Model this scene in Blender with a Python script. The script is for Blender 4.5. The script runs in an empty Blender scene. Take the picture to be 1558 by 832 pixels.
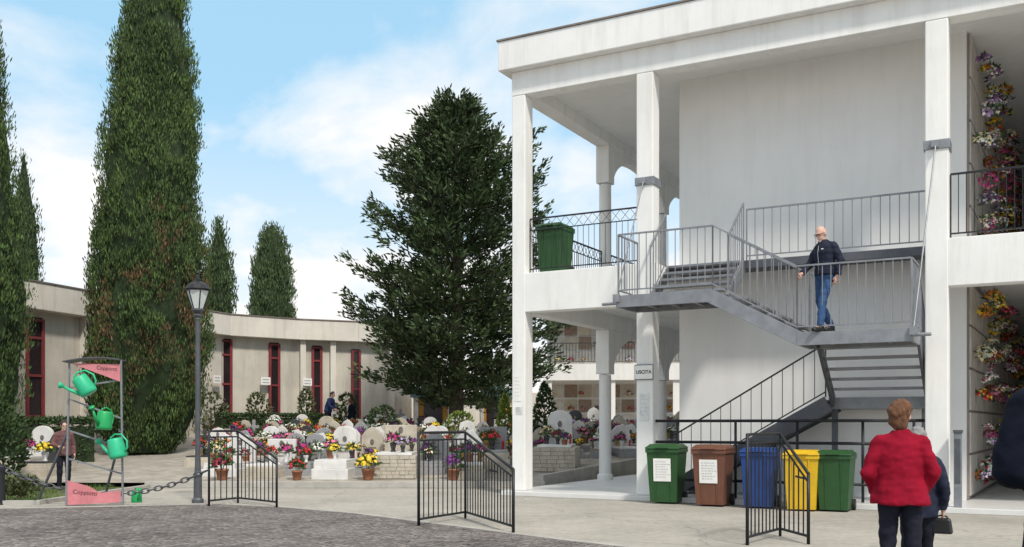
import bpy, bmesh, math, random
from mathutils import Vector, Matrix, noise
R = random.Random(11)
SC = bpy.context.scene
C = SC.collection
V = Vector
F = 1500.0; CX = 779.0; HY = 645.0; H = 1.5
def at(px, py, Y): return V(((px-CX)*Y/F, Y, H-(py-HY)*Y/F))
def G(px, py, z=0.0):
    Y = F*(H-z)/(py-HY)
    return V(((px-CX)*Y/F, Y, z))
UX, UY = 0.8772, -0.4801
VX, VY = 0.4801, 0.8772
AX, AY = 0.0, 20.83
ANG = math.atan2(UY, UX)
def W(s, t, z): return V((AX+s*UX+t*VX, AY+s*UY+t*VY, z))
ZU=3.88; ZM=3.05; ZL=2.0; ZF=4.667; TB=17.6
def Xb(Y): return (Y-20.83)/.8772*.4801-.62
def zg(Y): return .12+.072*max(0,min(Y-23.2,14))
ORD = ['first','second','third','fourth','fifth','sixth','seventh','eighth','ninth','tenth','eleventh','twelfth','thirteenth','fourteenth','fifteenth','sixteenth','seventeenth','eighteenth','nineteenth','twentieth']

# ------------------------------------------------------------ mesh builder
class MB:
    def __init__(s): s.v=[]; s.f=[]; s.m=[]
    def add(s, vs, fs, mi=0):
        b=len(s.v); s.v.extend([tuple(p) for p in vs])
        for f in fs: s.f.append(tuple(i+b for i in f)); s.m.append(mi)
    def box(s,x0,x1,y0,y1,z0,z1,mi=0):
        s.add([(x0,y0,z0),(x1,y0,z0),(x1,y1,z0),(x0,y1,z0),(x0,y0,z1),(x1,y0,z1),(x1,y1,z1),(x0,y1,z1)],
              [(3,2,1,0),(4,5,6,7),(0,1,5,4),(1,2,6,5),(2,3,7,6),(3,0,4,7)],mi)
    def taper(s,b,t,z0,z1,mi=0):
        x0,x1,y0,y1=b; X0,X1,Y0,Y1=t
        s.add([(x0,y0,z0),(x1,y0,z0),(x1,y1,z0),(x0,y1,z0),(X0,Y0,z1),(X1,Y0,z1),(X1,Y1,z1),(X0,Y1,z1)],
              [(3,2,1,0),(4,5,6,7),(0,1,5,4),(1,2,6,5),(2,3,7,6),(3,0,4,7)],mi)
    def bar(s,p0,p1,w,h,mi=0):
        p0=V(p0);p1=V(p1);d=(p1-p0)
        a=d.normalized(); up=V((0,0,1))
        if abs(a.z)>.95: up=V((0,1,0))
        sd=a.cross(up).normalized()*w/2; u=sd.cross(a).normalized()*h/2
        vs=[p0-sd-u,p0+sd-u,p0+sd+u,p0-sd+u,p1-sd-u,p1+sd-u,p1+sd+u,p1-sd+u]
        s.add(vs,[(0,1,2,3),(7,6,5,4),(0,4,5,1),(1,5,6,2),(2,6,7,3),(3,7,4,0)],mi)
    def path(s,pts,rs,n=8,mi=0,caps=True):
        pts=[V(p) for p in pts]
        if not hasattr(rs,'__len__'): rs=[rs]*len(pts)
        rings=[]; prev=None
        for i,p in enumerate(pts):
            if i==0: d=pts[1]-p
            elif i==len(pts)-1: d=p-pts[i-1]
            else: d=(pts[i+1]-p).normalized()+(p-pts[i-1]).normalized()
            d=d.normalized() if d.length>1e-9 else V((0,0,1))
            if prev is None:
                a=V((1,0,0)) if abs(d.x)<.8 else V((0,1,0))
                e=d.cross(a).normalized()
            else:
                e=(prev-d*prev.dot(d)); e=e.normalized() if e.length>1e-6 else d.orthogonal().normalized()
            prev=e; g=d.cross(e)
            rings.append([p+(e*math.cos(2*math.pi*k/n)+g*math.sin(2*math.pi*k/n))*rs[i] for k in range(n)])
        vs=[q for r in rings for q in r]; fs=[]
        for i in range(len(pts)-1):
            for k in range(n):
                fs.append((i*n+k,i*n+(k+1)%n,(i+1)*n+(k+1)%n,(i+1)*n+k))
        if caps:
            fs.append(tuple(range(n-1,-1,-1))); m=(len(pts)-1)*n; fs.append(tuple(range(m,m+n)))
        s.add(vs,fs,mi)
    def lathe(s,prof,n=16,c=(0,0,0),mi=0,M=None):
        c=V(c); vs=[];fs=[]
        for r,z in prof:
            for k in range(n):
                p=V((r*math.cos(2*math.pi*k/n),r*math.sin(2*math.pi*k/n),z))
                if M: p=M@p
                vs.append(c+p)
        for i in range(len(prof)-1):
            for k in range(n): fs.append((i*n+k,i*n+(k+1)%n,(i+1)*n+(k+1)%n,(i+1)*n+k))
        fs.append(tuple(range(n-1,-1,-1))); m=(len(prof)-1)*n; fs.append(tuple(range(m,m+n)))
        s.add(vs,fs,mi)
    def loft(s,rings,n=18,mi=0):
        vs=[];fs=[]
        for c,rx,ry in rings:
            c=V(c)
            for k in range(n): vs.append(c+V((rx*math.cos(2*math.pi*k/n),ry*math.sin(2*math.pi*k/n),0)))
        for i in range(len(rings)-1):
            for k in range(n): fs.append((i*n+k,i*n+(k+1)%n,(i+1)*n+(k+1)%n,(i+1)*n+k))
        fs.append(tuple(range(n-1,-1,-1))); m=(len(rings)-1)*n; fs.append(tuple(range(m,m+n)))
        s.add(vs,fs,mi)
    def ell(s,c,r,n=12,m=8,M=None,mi=0):
        c=V(c); vs=[];fs=[]
        if not hasattr(r,'__len__'): r=(r,r,r)
        for i in range(1,m):
            a=math.pi*i/m
            for k in range(n):
                b=2*math.pi*k/n
                vs.append(V((math.sin(a)*math.cos(b)*r[0],math.sin(a)*math.sin(b)*r[1],math.cos(a)*r[2])))
        vs.append(V((0,0,r[2]))); vs.append(V((0,0,-r[2])))
        for i in range(m-2):
            for k in range(n): fs.append((i*n+k,(i+1)*n+k,(i+1)*n+(k+1)%n,i*n+(k+1)%n))
        T=len(vs)-2;B=len(vs)-1;l=(m-2)*n
        for k in range(n): fs.append((T,k,(k+1)%n)); fs.append((B,l+(k+1)%n,l+k))
        if M is not None: vs=[M@(v+c) for v in vs]
        else: vs=[v+c for v in vs]
        s.add(vs,fs,mi)
    def prism(s,out,f,mi=0):
        n=len(out); vs=[f(a,b,0) for a,b in out]+[f(a,b,1) for a,b in out]
        fs=[tuple(range(n-1,-1,-1)),tuple(range(n,2*n))]
        for i in range(n): fs.append((i,(i+1)%n,n+(i+1)%n,n+i))
        s.add(vs,fs,mi)
    def leaf(s,p,d,L,w,rnd,mi=0):
        sd=d.cross(V((rnd.uniform(-1,1),rnd.uniform(-1,1),rnd.uniform(-1,1))))
        if sd.length<1e-4: return
        sd=sd.normalized()*w
        b=len(s.v); m=p+d*(L*.5)
        s.v.extend([tuple(p),tuple(m+sd),tuple(p+d*L),tuple(m-sd)])
        s.f.append((b,b+1,b+2,b+3)); s.m.append(mi)
    def mesh(s,name,mats,smooth=False,fix=False):
        me=bpy.data.meshes.new(name); me.from_pydata(s.v,[],s.f)
        for m in (mats if isinstance(mats,(list,tuple)) else [mats]):
            if m: me.materials.append(m)
        if len(set(s.m))>1: me.polygons.foreach_set('material_index',s.m)
        if smooth: me.polygons.foreach_set('use_smooth',[True]*len(s.f))
        if fix:
            bm=bmesh.new(); bm.from_mesh(me); bmesh.ops.recalc_face_normals(bm,faces=bm.faces); bm.to_mesh(me); bm.free()
        me.update(); return me
    def build(s,name,mats,parent=None,smooth=False,bevel=0,fix=True,loc=None):
        me=s.mesh(name,mats,smooth,fix)
        return put(name,me,parent,bevel,loc)
def put(name,me,parent=None,bevel=0,loc=None,rz=0):
    o=bpy.data.objects.new(name,me); C.objects.link(o)
    if parent: o.parent=parent
    if loc is not None: o.location=loc
    if rz: o.rotation_euler[2]=rz
    if bevel:
        b=o.modifiers.new('bevel','BEVEL'); b.width=bevel; b.segments=2; b.limit_method='ANGLE'; b.angle_limit=math.radians(40)
    return o
def tag(o,label,cat,group=None):
    o['label']=label; o['category']=cat
    if group: o['group']=group
    return o
def T(name,label,cat,loc=(0,0,0),rz=0,group=None):
    o=bpy.data.objects.new(name,None); C.objects.link(o); o.location=loc; o.rotation_euler=(0,0,rz)
    o.empty_display_size=.1
    return tag(o,label,cat,group)
def struct(o): o['kind']='structure'; return o

# ------------------------------------------------------------ materials
def lnk(nt,a,b): nt.links.new(a,b)
def mat(name,col,rough=.6,var=.12,scale=3.,bump=0.,metal=0.,bscale=None,stain=0.,col2=None,island=0.,spec=.4,stretch=(1,1,1),cracks=0.):
    m=bpy.data.materials.new(name); m.use_nodes=True; nt=m.node_tree; b=nt.nodes['Principled BSDF']
    b.inputs['Roughness'].default_value=rough; b.inputs['Metallic'].default_value=metal
    b.inputs['Specular IOR Level'].default_value=spec
    g=nt.nodes.new('ShaderNodeNewGeometry')
    mp=nt.nodes.new('ShaderNodeMapping'); mp.inputs['Scale'].default_value=stretch
    lnk(nt,g.outputs['Position'],mp.inputs['Vector'])
    n=nt.nodes.new('ShaderNodeTexNoise'); n.inputs['Scale'].default_value=scale; n.inputs['Detail'].default_value=6; n.inputs['Roughness'].default_value=.65
    lnk(nt,mp.outputs[0],n.inputs['Vector'])
    r=nt.nodes.new('ShaderNodeValToRGB'); e=r.color_ramp.elements
    c1=tuple(max(0,c*(1-var)) for c in col); c2=tuple(min(1,c*(1+var)) for c in (col2 or col))
    e[0].position=.3; e[0].color=(*c1,1); e[1].position=.7; e[1].color=(*c2,1)
    lnk(nt,n.outputs['Fac'],r.inputs['Fac']); out=r.outputs['Color']
    if stain:
        m2=nt.nodes.new('ShaderNodeMapping'); m2.inputs['Scale'].default_value=(2.2,2.2,.22); lnk(nt,g.outputs['Position'],m2.inputs['Vector'])
        n2=nt.nodes.new('ShaderNodeTexNoise'); n2.inputs['Scale'].default_value=1.6; n2.inputs['Detail'].default_value=7; n2.inputs['Roughness'].default_value=.7
        lnk(nt,m2.outputs[0],n2.inputs['Vector'])
        r2=nt.nodes.new('ShaderNodeValToRGB'); r2.color_ramp.elements[0].position=.48; r2.color_ramp.elements[0].color=(0,0,0,1)
        r2.color_ramp.elements[1].position=.78; r2.color_ramp.elements[1].color=(stain,stain,stain,1)
        lnk(nt,n2.outputs['Fac'],r2.inputs['Fac'])
        mx=nt.nodes.new('ShaderNodeMix'); mx.data_type='RGBA'; lnk(nt,r2.outputs['Color'],mx.inputs[0]); lnk(nt,out,mx.inputs[6])
        mx.inputs[7].default_value=(col[0]*.45,col[1]*.42,col[2]*.36,1); out=mx.outputs[2]
    if cracks:
        nd=nt.nodes.new('ShaderNodeTexNoise'); nd.inputs['Scale'].default_value=1.5; nd.inputs['Detail'].default_value=4; lnk(nt,g.outputs['Position'],nd.inputs['Vector'])
        av=nt.nodes.new('ShaderNodeVectorMath'); av.operation='MULTIPLY_ADD'; lnk(nt,nd.outputs['Color'],av.inputs[0]); av.inputs[1].default_value=(.7,.7,.7); lnk(nt,g.outputs['Position'],av.inputs[2])
        vo=nt.nodes.new('ShaderNodeTexVoronoi'); vo.feature='DISTANCE_TO_EDGE'; vo.inputs['Scale'].default_value=.3; lnk(nt,av.outputs[0],vo.inputs['Vector'])
        rc=nt.nodes.new('ShaderNodeValToRGB'); rc.color_ramp.elements[0].position=.0; rc.color_ramp.elements[0].color=(1-cracks,)*3+(1,); rc.color_ramp.elements[1].position=.008; rc.color_ramp.elements[1].color=(1,1,1,1)
        lnk(nt,vo.outputs['Distance'],rc.inputs['Fac'])
        n5=nt.nodes.new('ShaderNodeTexNoise'); n5.inputs['Scale'].default_value=9; n5.inputs['Detail'].default_value=8; n5.inputs['Roughness'].default_value=.8; lnk(nt,g.outputs['Position'],n5.inputs['Vector'])
        r5=nt.nodes.new('ShaderNodeValToRGB'); r5.color_ramp.elements[0].position=.3; r5.color_ramp.elements[0].color=(.72,.71,.69,1); r5.color_ramp.elements[1].position=.62; r5.color_ramp.elements[1].color=(1.05,1.05,1.05,1); lnk(nt,n5.outputs['Fac'],r5.inputs['Fac'])
        for q in (rc,r5):
            mm=nt.nodes.new('ShaderNodeMix'); mm.data_type='RGBA'; mm.blend_type='MULTIPLY'; mm.inputs[0].default_value=1; lnk(nt,out,mm.inputs[6]); lnk(nt,q.outputs[0],mm.inputs[7]); out=mm.outputs[2]
    if island:
        mh=nt.nodes.new('ShaderNodeMath'); mh.operation='MULTIPLY_ADD'; lnk(nt,g.outputs['Random Per Island'],mh.inputs[0])
        mh.inputs[1].default_value=2*island; mh.inputs[2].default_value=1-island
        mv=nt.nodes.new('ShaderNodeVectorMath'); mv.operation='SCALE'; lnk(nt,out,mv.inputs[0]); lnk(nt,mh.outputs[0],mv.inputs['Scale']); out=mv.outputs[0]
    lnk(nt,out,b.inputs['Base Color'])
    if bump:
        n3=nt.nodes.new('ShaderNodeTexNoise'); n3.inputs['Scale'].default_value=bscale or scale*8; n3.inputs['Detail'].default_value=5
        lnk(nt,g.outputs['Position'],n3.inputs['Vector'])
        bp=nt.nodes.new('ShaderNodeBump'); bp.inputs['Strength'].default_value=bump; bp.inputs['Distance'].default_value=.02
        lnk(nt,n3.outputs['Fac'],bp.inputs['Height']); lnk(nt,bp.outputs[0],b.inputs['Normal'])
    return m
M={}
M['white']=mat('white_plaster',(.83,.82,.795),.8,.05,1.2,.08,bscale=40,stain=.3)
M['wall']=mat('grey_white_plaster',(.80,.79,.77),.85,.04,.7,.06,bscale=30,stain=.14)
M['fascia']=mat('painted_concrete_fascia',(.84,.83,.81),.75,.05,.9,.06,bscale=30,stain=.3)
M['flash']=mat('weathered_flashing',(.24,.2,.17),.55,.3,3,metal=.5)
M['tile']=mat('pale_floor_tile',(.68,.67,.65),.35,.07,1.5,.03)
M['steel']=mat('galvanised_steel',(.25,.26,.28),.5,.2,4,.05,metal=.35)
M['steeld']=mat('grey_painted_steel',(.10,.105,.118),.5,.2,4,metal=.3)
M['iron']=mat('dark_painted_iron',(.022,.023,.027),.45,.25,6,metal=.3)
M['concrete']=mat('cast_concrete',(.56,.52,.45),.9,.14,.8,.2,bscale=25,stain=.5)
M['concl']=mat('pale_concrete_band',(.68,.64,.57),.9,.1,.8,.2,bscale=25,stain=.4)
M['red']=mat('dull_red_window_frame',(.20,.032,.036),.6,.2,3)
M['glass']=mat('dark_glass',(.026,.018,.02),.2,.3,2,spec=.4)
M['cobbleedge']=mat('kerb_stone',(.40,.38,.345),.85,.18,3,.3)
M['path']=mat('worn_concrete_path',(.395,.37,.325),.9,.18,.55,.25,bscale=30,stain=.25,cracks=.25)
M['soil']=mat('pale_gravel_bed',(.33,.30,.255),.95,.3,2.5,.6,bscale=40)
M['grassbed']=mat('grass_soil',(.11,.12,.045),.95,.4,2,.6)
M['grass']=mat('grass_blades',(.08,.14,.03),.8,.3,1.5,island=.35)
M['cyp']=mat('cypress_foliage',(.034,.066,.016),.75,.4,1.3,island=.55,col2=(.068,.110,.028))
M['cypb']=mat('dry_cypress_foliage',(.125,.075,.036),.85,.35,1.5,island=.45)
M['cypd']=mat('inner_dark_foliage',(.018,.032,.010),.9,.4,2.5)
M['cypf']=mat('distant_cypress_foliage',(.055,.09,.032),.8,.3,.8,island=.4)
M['fir']=mat('fir_foliage',(.030,.054,.021),.7,.35,.9,island=.5,col2=(.058,.09,.030))
M['hedge']=mat('hedge_leaves',(.04,.07,.022),.7,.3,1.5,island=.45)
M['hedgel']=mat('yellow_green_leaves',(.17,.23,.04),.7,.3,2,island=.4)
M['olive']=mat('olive_green_leaves',(.12,.14,.06),.7,.3,2,island=.4)
M['bark']=mat('bark',(.075,.058,.045),.95,.4,4,.8,stretch=(3,3,.5))
M['marble']=mat('white_marble',(.68,.67,.65),.4,.14,2.5,stain=.4)
M['trav']=mat('cream_travertine',(.48,.43,.35),.6,.2,4,.2,stain=.4)
M['granite']=mat('grey_granite',(.30,.30,.305),.35,.3,30)
M['dark']=mat('dark_granite',(.045,.045,.05),.2,.4,30)
M['brownst']=mat('brown_stone',(.27,.20,.15),.6,.25,6)
M['letters']=mat('bronze_letters',(.10,.08,.05),.4,.2,8,metal=.4)
M['photo']=mat('portrait_ceramic',(.16,.14,.13),.25,.5,18)
M['gold']=mat('brass_trim',(.42,.28,.08),.35,.2,6,metal=.8)
M['redlamp']=mat('red_votive_glass',(.5,.015,.02),.2,.2,5)
M['terra']=mat('terracotta',(.33,.14,.075),.8,.2,6)
M['leaf']=mat('flower_leaves',(.04,.10,.025),.6,.3,6,island=.4)
FC={'white':(.78,.77,.7),'yellow':(.75,.52,.03),'red':(.5,.015,.025),'purple':(.19,.04,.22),'pink':(.62,.16,.26),'orange':(.62,.19,.02),'magenta':(.42,.02,.18),'lilac':(.42,.28,.5),'cream':(.66,.55,.32),'crimson':(.24,.008,.03)}
for k,c in FC.items(): M['f_'+k]=mat(k+'_petals',c,.6,.2,14,island=.28)
def pl(name,c): return mat(name,c,.5,.12,5,.03,stain=.25)
M['bing']=pl('green_bin_plastic',(.022,.080,.022)); M['binb']=pl('brown_bin_plastic',(.16,.066,.04)); M['binbl']=pl('blue_bin_plastic',(.012,.05,.21)); M['biny']=pl('yellow_bin_plastic',(.66,.41,.012))
M['rubber']=mat('black_rubber',(.018,.018,.018),.7,.2,6)
M['paper']=mat('weathered_paper',(.82,.80,.77),.8,.06,8)
M['greypaper']=mat('faded_poster',(.66,.66,.65),.8,.15,9)
M['greyink']=mat('faded_ink',(.38,.38,.39),.8,.2,9)
M['ink']=mat('black_ink',(.02,.02,.022),.8,.1,5,spec=.1)
M['inkfade']=mat('faded_sign_ink',(.12,.05,.06),.8,.1,5,spec=.1)
M['can']=mat('mint_green_can_plastic',(.03,.47,.24),.4,.12,5)
M['cand']=mat('green_can_plastic',(.02,.36,.11),.4,.12,5)
M['pinksign']=mat('faded_red_sign',(.60,.21,.23),.55,.18,4,stain=.3)
M['lampglass']=mat('frosted_lamp_glass',(.62,.66,.64),.3,.06,4)
M['skin']=mat('skin',(.60,.37,.29),.55,.06,12)
M['eye']=mat('dark_eye',(.03,.02,.02),.2,.1,9)
M['hairr']=mat('auburn_hair',(.165,.072,.034),.6,.45,45,.7,stretch=(1,1,.3))
M['hairg']=mat('grey_hair',(.24,.235,.23),.6,.2,40,.4)
M['haird']=mat('dark_hair',(.035,.025,.02),.6,.3,40,.4)
M['redjk']=mat('red_quilted_cloth',(.255,.006,.022),.85,.22,5,.5,bscale=11,spec=.12)
M['navy']=mat('navy_cloth',(.016,.02,.04),.75,.25,6,.35,bscale=14,spec=.2)
M['navyk']=mat('black_navy_cloth',(.006,.008,.016),.9,.25,6,.4,bscale=14,spec=.12)
M['denim']=mat('blue_denim',(.04,.085,.19),.85,.3,9,.3,bscale=30,spec=.2)
M['darktr']=mat('dark_trousers',(.013,.014,.024),.85,.25,6,.3,bscale=16,spec=.2)
M['rosejk']=mat('dusty_brown_rose_cloth',(.13,.06,.06),.8,.3,9,.3)
M['bluejk']=mat('blue_jacket_cloth',(.02,.035,.12),.75,.2,6,.3)
M['shoe']=mat('black_shoe',(.012,.012,.013),.45,.2,9)
M['ochre']=mat('ochre_render',(.50,.25,.05),.85,.15,2,stain=.3)
M['teal']=mat('blue_grey_roof',(.13,.20,.23),.5,.2,3)
M['niche']=mat('niche_front_stone',(.55,.51,.46),.45,.16,3,stain=.3)
M['reveal']=mat('niche_joint_backing',(.26,.22,.20),.8,.2,4)  # darker brown backing tone visible in the joints between niche fronts
def cobble():
    m=bpy.data.materials.new('cobblestones'); m.use_nodes=True; nt=m.node_tree; b=nt.nodes['Principled BSDF']; b.inputs['Roughness'].default_value=.8; b.inputs['Specular IOR Level'].default_value=.2
    g=nt.nodes.new('ShaderNodeNewGeometry')
    mp=nt.nodes.new('ShaderNodeMapping'); mp.inputs['Rotation'].default_value=(0,0,.5); lnk(nt,g.outputs['Position'],mp.inputs['Vector'])
    v=nt.nodes.new('ShaderNodeTexVoronoi'); v.feature='DISTANCE_TO_EDGE'; v.inputs['Scale'].default_value=8.6; v.inputs['Randomness'].default_value=.45; lnk(nt,mp.outputs[0],v.inputs['Vector'])
    v2=nt.nodes.new('ShaderNodeTexVoronoi'); v2.inputs['Scale'].default_value=8.6; v2.inputs['Randomness'].default_value=.45; lnk(nt,mp.outputs[0],v2.inputs['Vector'])
    n=nt.nodes.new('ShaderNodeTexNoise'); n.inputs['Scale'].default_value=.7; n.inputs['Detail'].default_value=6; lnk(nt,g.outputs['Position'],n.inputs['Vector'])
    r=nt.nodes.new('ShaderNodeValToRGB'); r.color_ramp.elements[0].position=.02; r.color_ramp.elements[0].color=(.3,.29,.28,1); r.color_ramp.elements[1].position=.12; r.color_ramp.elements[1].color=(1,1,1,1)
    lnk(nt,v.outputs['Distance'],r.inputs['Fac'])
    r2=nt.nodes.new('ShaderNodeValToRGB'); r2.color_ramp.elements[0].color=(.105,.092,.087,1); r2.color_ramp.elements[1].color=(.285,.255,.24,1)
    sep=nt.nodes.new('ShaderNodeSeparateColor'); lnk(nt,v2.outputs['Color'],sep.inputs[0])
    ad=nt.nodes.new('ShaderNodeMath'); ad.operation='MULTIPLY_ADD'; lnk(nt,n.outputs['Fac'],ad.inputs[0]); ad.inputs[1].default_value=1.3; ad.inputs[2].default_value=-.45
    a2=nt.nodes.new('ShaderNodeMath'); a2.operation='MULTIPLY_ADD'; lnk(nt,sep.outputs[0],a2.inputs[0]); a2.inputs[1].default_value=.65; lnk(nt,ad.outputs[0],a2.inputs[2])
    lnk(nt,a2.outputs[0],r2.inputs['Fac'])
    mx=nt.nodes.new('ShaderNodeMix'); mx.data_type='RGBA'; mx.blend_type='MULTIPLY'; mx.inputs[0].default_value=1; lnk(nt,r2.outputs[0],mx.inputs[6]); lnk(nt,r.outputs[0],mx.inputs[7])
    lnk(nt,mx.outputs[2],b.inputs['Base Color'])
    bp=nt.nodes.new('ShaderNodeBump'); bp.inputs['Strength'].default_value=.7; bp.inputs['Distance'].default_value=.02; lnk(nt,r.outputs[0],bp.inputs['Height']); lnk(nt,bp.outputs[0],b.inputs['Normal'])
    return m
M['cobble']=cobble()

# ------------------------------------------------------------ world, sun, camera
w=bpy.data.worlds.new('World'); SC.world=w; w.use_nodes=True; nt=w.node_tree
bg=nt.nodes['Background']
SUNAZ=(.40,-.9165); SUNEL=math.radians(50)
sky=nt.nodes.new('ShaderNodeTexSky'); sky.sky_type='NISHITA'; sky.sun_disc=False; sky.sun_elevation=SUNEL; sky.sun_rotation=math.atan2(SUNAZ[0],SUNAZ[1]); sky.air_density=1.0; sky.dust_density=.6; sky.ozone_density=1.2
blu=nt.nodes.new('ShaderNodeMix'); blu.data_type='RGBA'; blu.inputs[0].default_value=.78; lnk(nt,sky.outputs[0],blu.inputs[6]); blu.inputs[7].default_value=(3.05,5.3,6.95,1)
tc=nt.nodes.new('ShaderNodeTexCoord'); sp=nt.nodes.new('ShaderNodeSeparateXYZ'); lnk(nt,tc.outputs['Generated'],sp.inputs[0])
za=nt.nodes.new('ShaderNodeMath'); za.operation='ADD'; lnk(nt,sp.outputs[2],za.inputs[0]); za.inputs[1].default_value=.30
dx=nt.nodes.new('ShaderNodeMath'); dx.operation='DIVIDE'; lnk(nt,sp.outputs[0],dx.inputs[0]); lnk(nt,za.outputs[0],dx.inputs[1])
dy=nt.nodes.new('ShaderNodeMath'); dy.operation='DIVIDE'; lnk(nt,sp.outputs[1],dy.inputs[0]); lnk(nt,za.outputs[0],dy.inputs[1])
cb=nt.nodes.new('ShaderNodeCombineXYZ'); lnk(nt,dx.outputs[0],cb.inputs[0]); lnk(nt,dy.outputs[0],cb.inputs[1])
mp=nt.nodes.new('ShaderNodeMapping'); mp.inputs['Location'].default_value=(3.3,1.2,0); mp.inputs['Scale'].default_value=(1.1,1.0,1); lnk(nt,cb.outputs[0],mp.inputs[0])
cn=nt.nodes.new('ShaderNodeTexNoise'); cn.inputs['Scale'].default_value=2.3; cn.inputs['Detail'].default_value=7; cn.inputs['Roughness'].default_value=.55; cn.inputs['Distortion'].default_value=.25; lnk(nt,mp.outputs[0],cn.inputs['Vector'])
cr=nt.nodes.new('ShaderNodeValToRGB'); cr.color_ramp.elements[0].position=.45; cr.color_ramp.elements[0].color=(0,0,0,1); cr.color_ramp.elements[1].position=.70; cr.color_ramp.elements[1].color=(1,1,1,1)
lnk(nt,cn.outputs['Fac'],cr.inputs['Fac'])
lo=nt.nodes.new('ShaderNodeMapRange'); lnk(nt,sp.outputs[2],lo.inputs[0]); lo.inputs[1].default_value=.05; lo.inputs[2].default_value=.30; lo.inputs[3].default_value=.85; lo.inputs[4].default_value=0
hi=nt.nodes.new('ShaderNodeMapRange'); lnk(nt,sp.outputs[2],hi.inputs[0]); hi.inputs[1].default_value=.5; hi.inputs[2].default_value=.75; hi.inputs[3].default_value=0; hi.inputs[4].default_value=.75  # extra whiteness added overhead, out of view, to soften the blue fill light
mxm=nt.nodes.new('ShaderNodeMath'); mxm.operation='ADD'; mxm.use_clamp=True; lnk(nt,cr.outputs[0],mxm.inputs[0]); lnk(nt,lo.outputs[0],mxm.inputs[1])
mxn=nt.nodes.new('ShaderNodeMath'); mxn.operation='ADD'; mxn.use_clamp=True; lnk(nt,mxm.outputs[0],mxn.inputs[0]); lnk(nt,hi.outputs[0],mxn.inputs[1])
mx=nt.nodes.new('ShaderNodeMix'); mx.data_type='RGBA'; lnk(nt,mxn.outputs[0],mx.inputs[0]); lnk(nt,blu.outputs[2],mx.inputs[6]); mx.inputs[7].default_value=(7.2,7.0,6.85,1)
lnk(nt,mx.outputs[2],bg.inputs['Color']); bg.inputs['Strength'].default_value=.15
sl=bpy.data.lights.new('sun','SUN'); sl.energy=3.1; sl.angle=math.radians(6); sl.color=(1,.94,.85)
so=bpy.data.objects.new('sun',sl); C.objects.link(so)
sd=V((SUNAZ[0]*math.cos(SUNEL),SUNAZ[1]*math.cos(SUNEL),math.sin(SUNEL))); so.rotation_euler=sd.to_track_quat('Z','Y').to_euler(); so.location=sd*60
cam=bpy.data.cameras.new('camera'); cam.sensor_width=36; cam.lens=36*F/1558; cam.shift_y=(HY-416)/1558; cam.clip_end=3000; cam.clip_start=.05
co=bpy.data.objects.new('camera',cam); C.objects.link(co); co.location=(0,0,H); co.rotation_euler=(math.radians(90),0,0); SC.camera=co
SC.view_settings.view_transform='Standard'; SC.view_settings.look='None'; SC.view_settings.exposure=0

# ------------------------------------------------------------ people
def remesh(mb,vox,name,mats,it=3,fac=.5):
    me=mb.mesh('tmp',[]); o=bpy.data.objects.new('tmp',me); C.objects.link(o)
    m=o.modifiers.new('r','REMESH'); m.mode='VOXEL'; m.voxel_size=vox
    s=o.modifiers.new('s','SMOOTH'); s.iterations=it; s.factor=fac
    out=bpy.data.meshes.new_from_object(o.evaluated_get(bpy.context.evaluated_depsgraph_get()))
    bpy.data.objects.remove(o); out.name=name; out.materials.clear(); out.materials.append(mats)
    out.polygons.foreach_set('use_smooth',[True]*len(out.polygons)); return out
def wrinkle(me,amp,seed):
    n=len(me.vertices); co_=[0.]*(3*n); no=[0.]*(3*n)
    me.vertices.foreach_get('co',co_); me.vertex_normals.foreach_get('vector',no)
    for i in range(n):
        x,y,z=co_[3*i:3*i+3]
        f=noise.noise(V((x*7+seed,y*7,z*13)))*amp+noise.noise(V((x*16,y*16+seed,z*26)))*amp*.5
        co_[3*i]+=no[3*i]*f; co_[3*i+1]+=no[3*i+1]*f; co_[3*i+2]+=no[3*i+2]*f
    me.vertices.foreach_set('co',co_); me.update()
def cap(mb,a,b,ra,rb):
    mb.path([a,b],[ra,rb],12); mb.ell(a,ra,12,8); mb.ell(b,rb,12,8)
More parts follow.
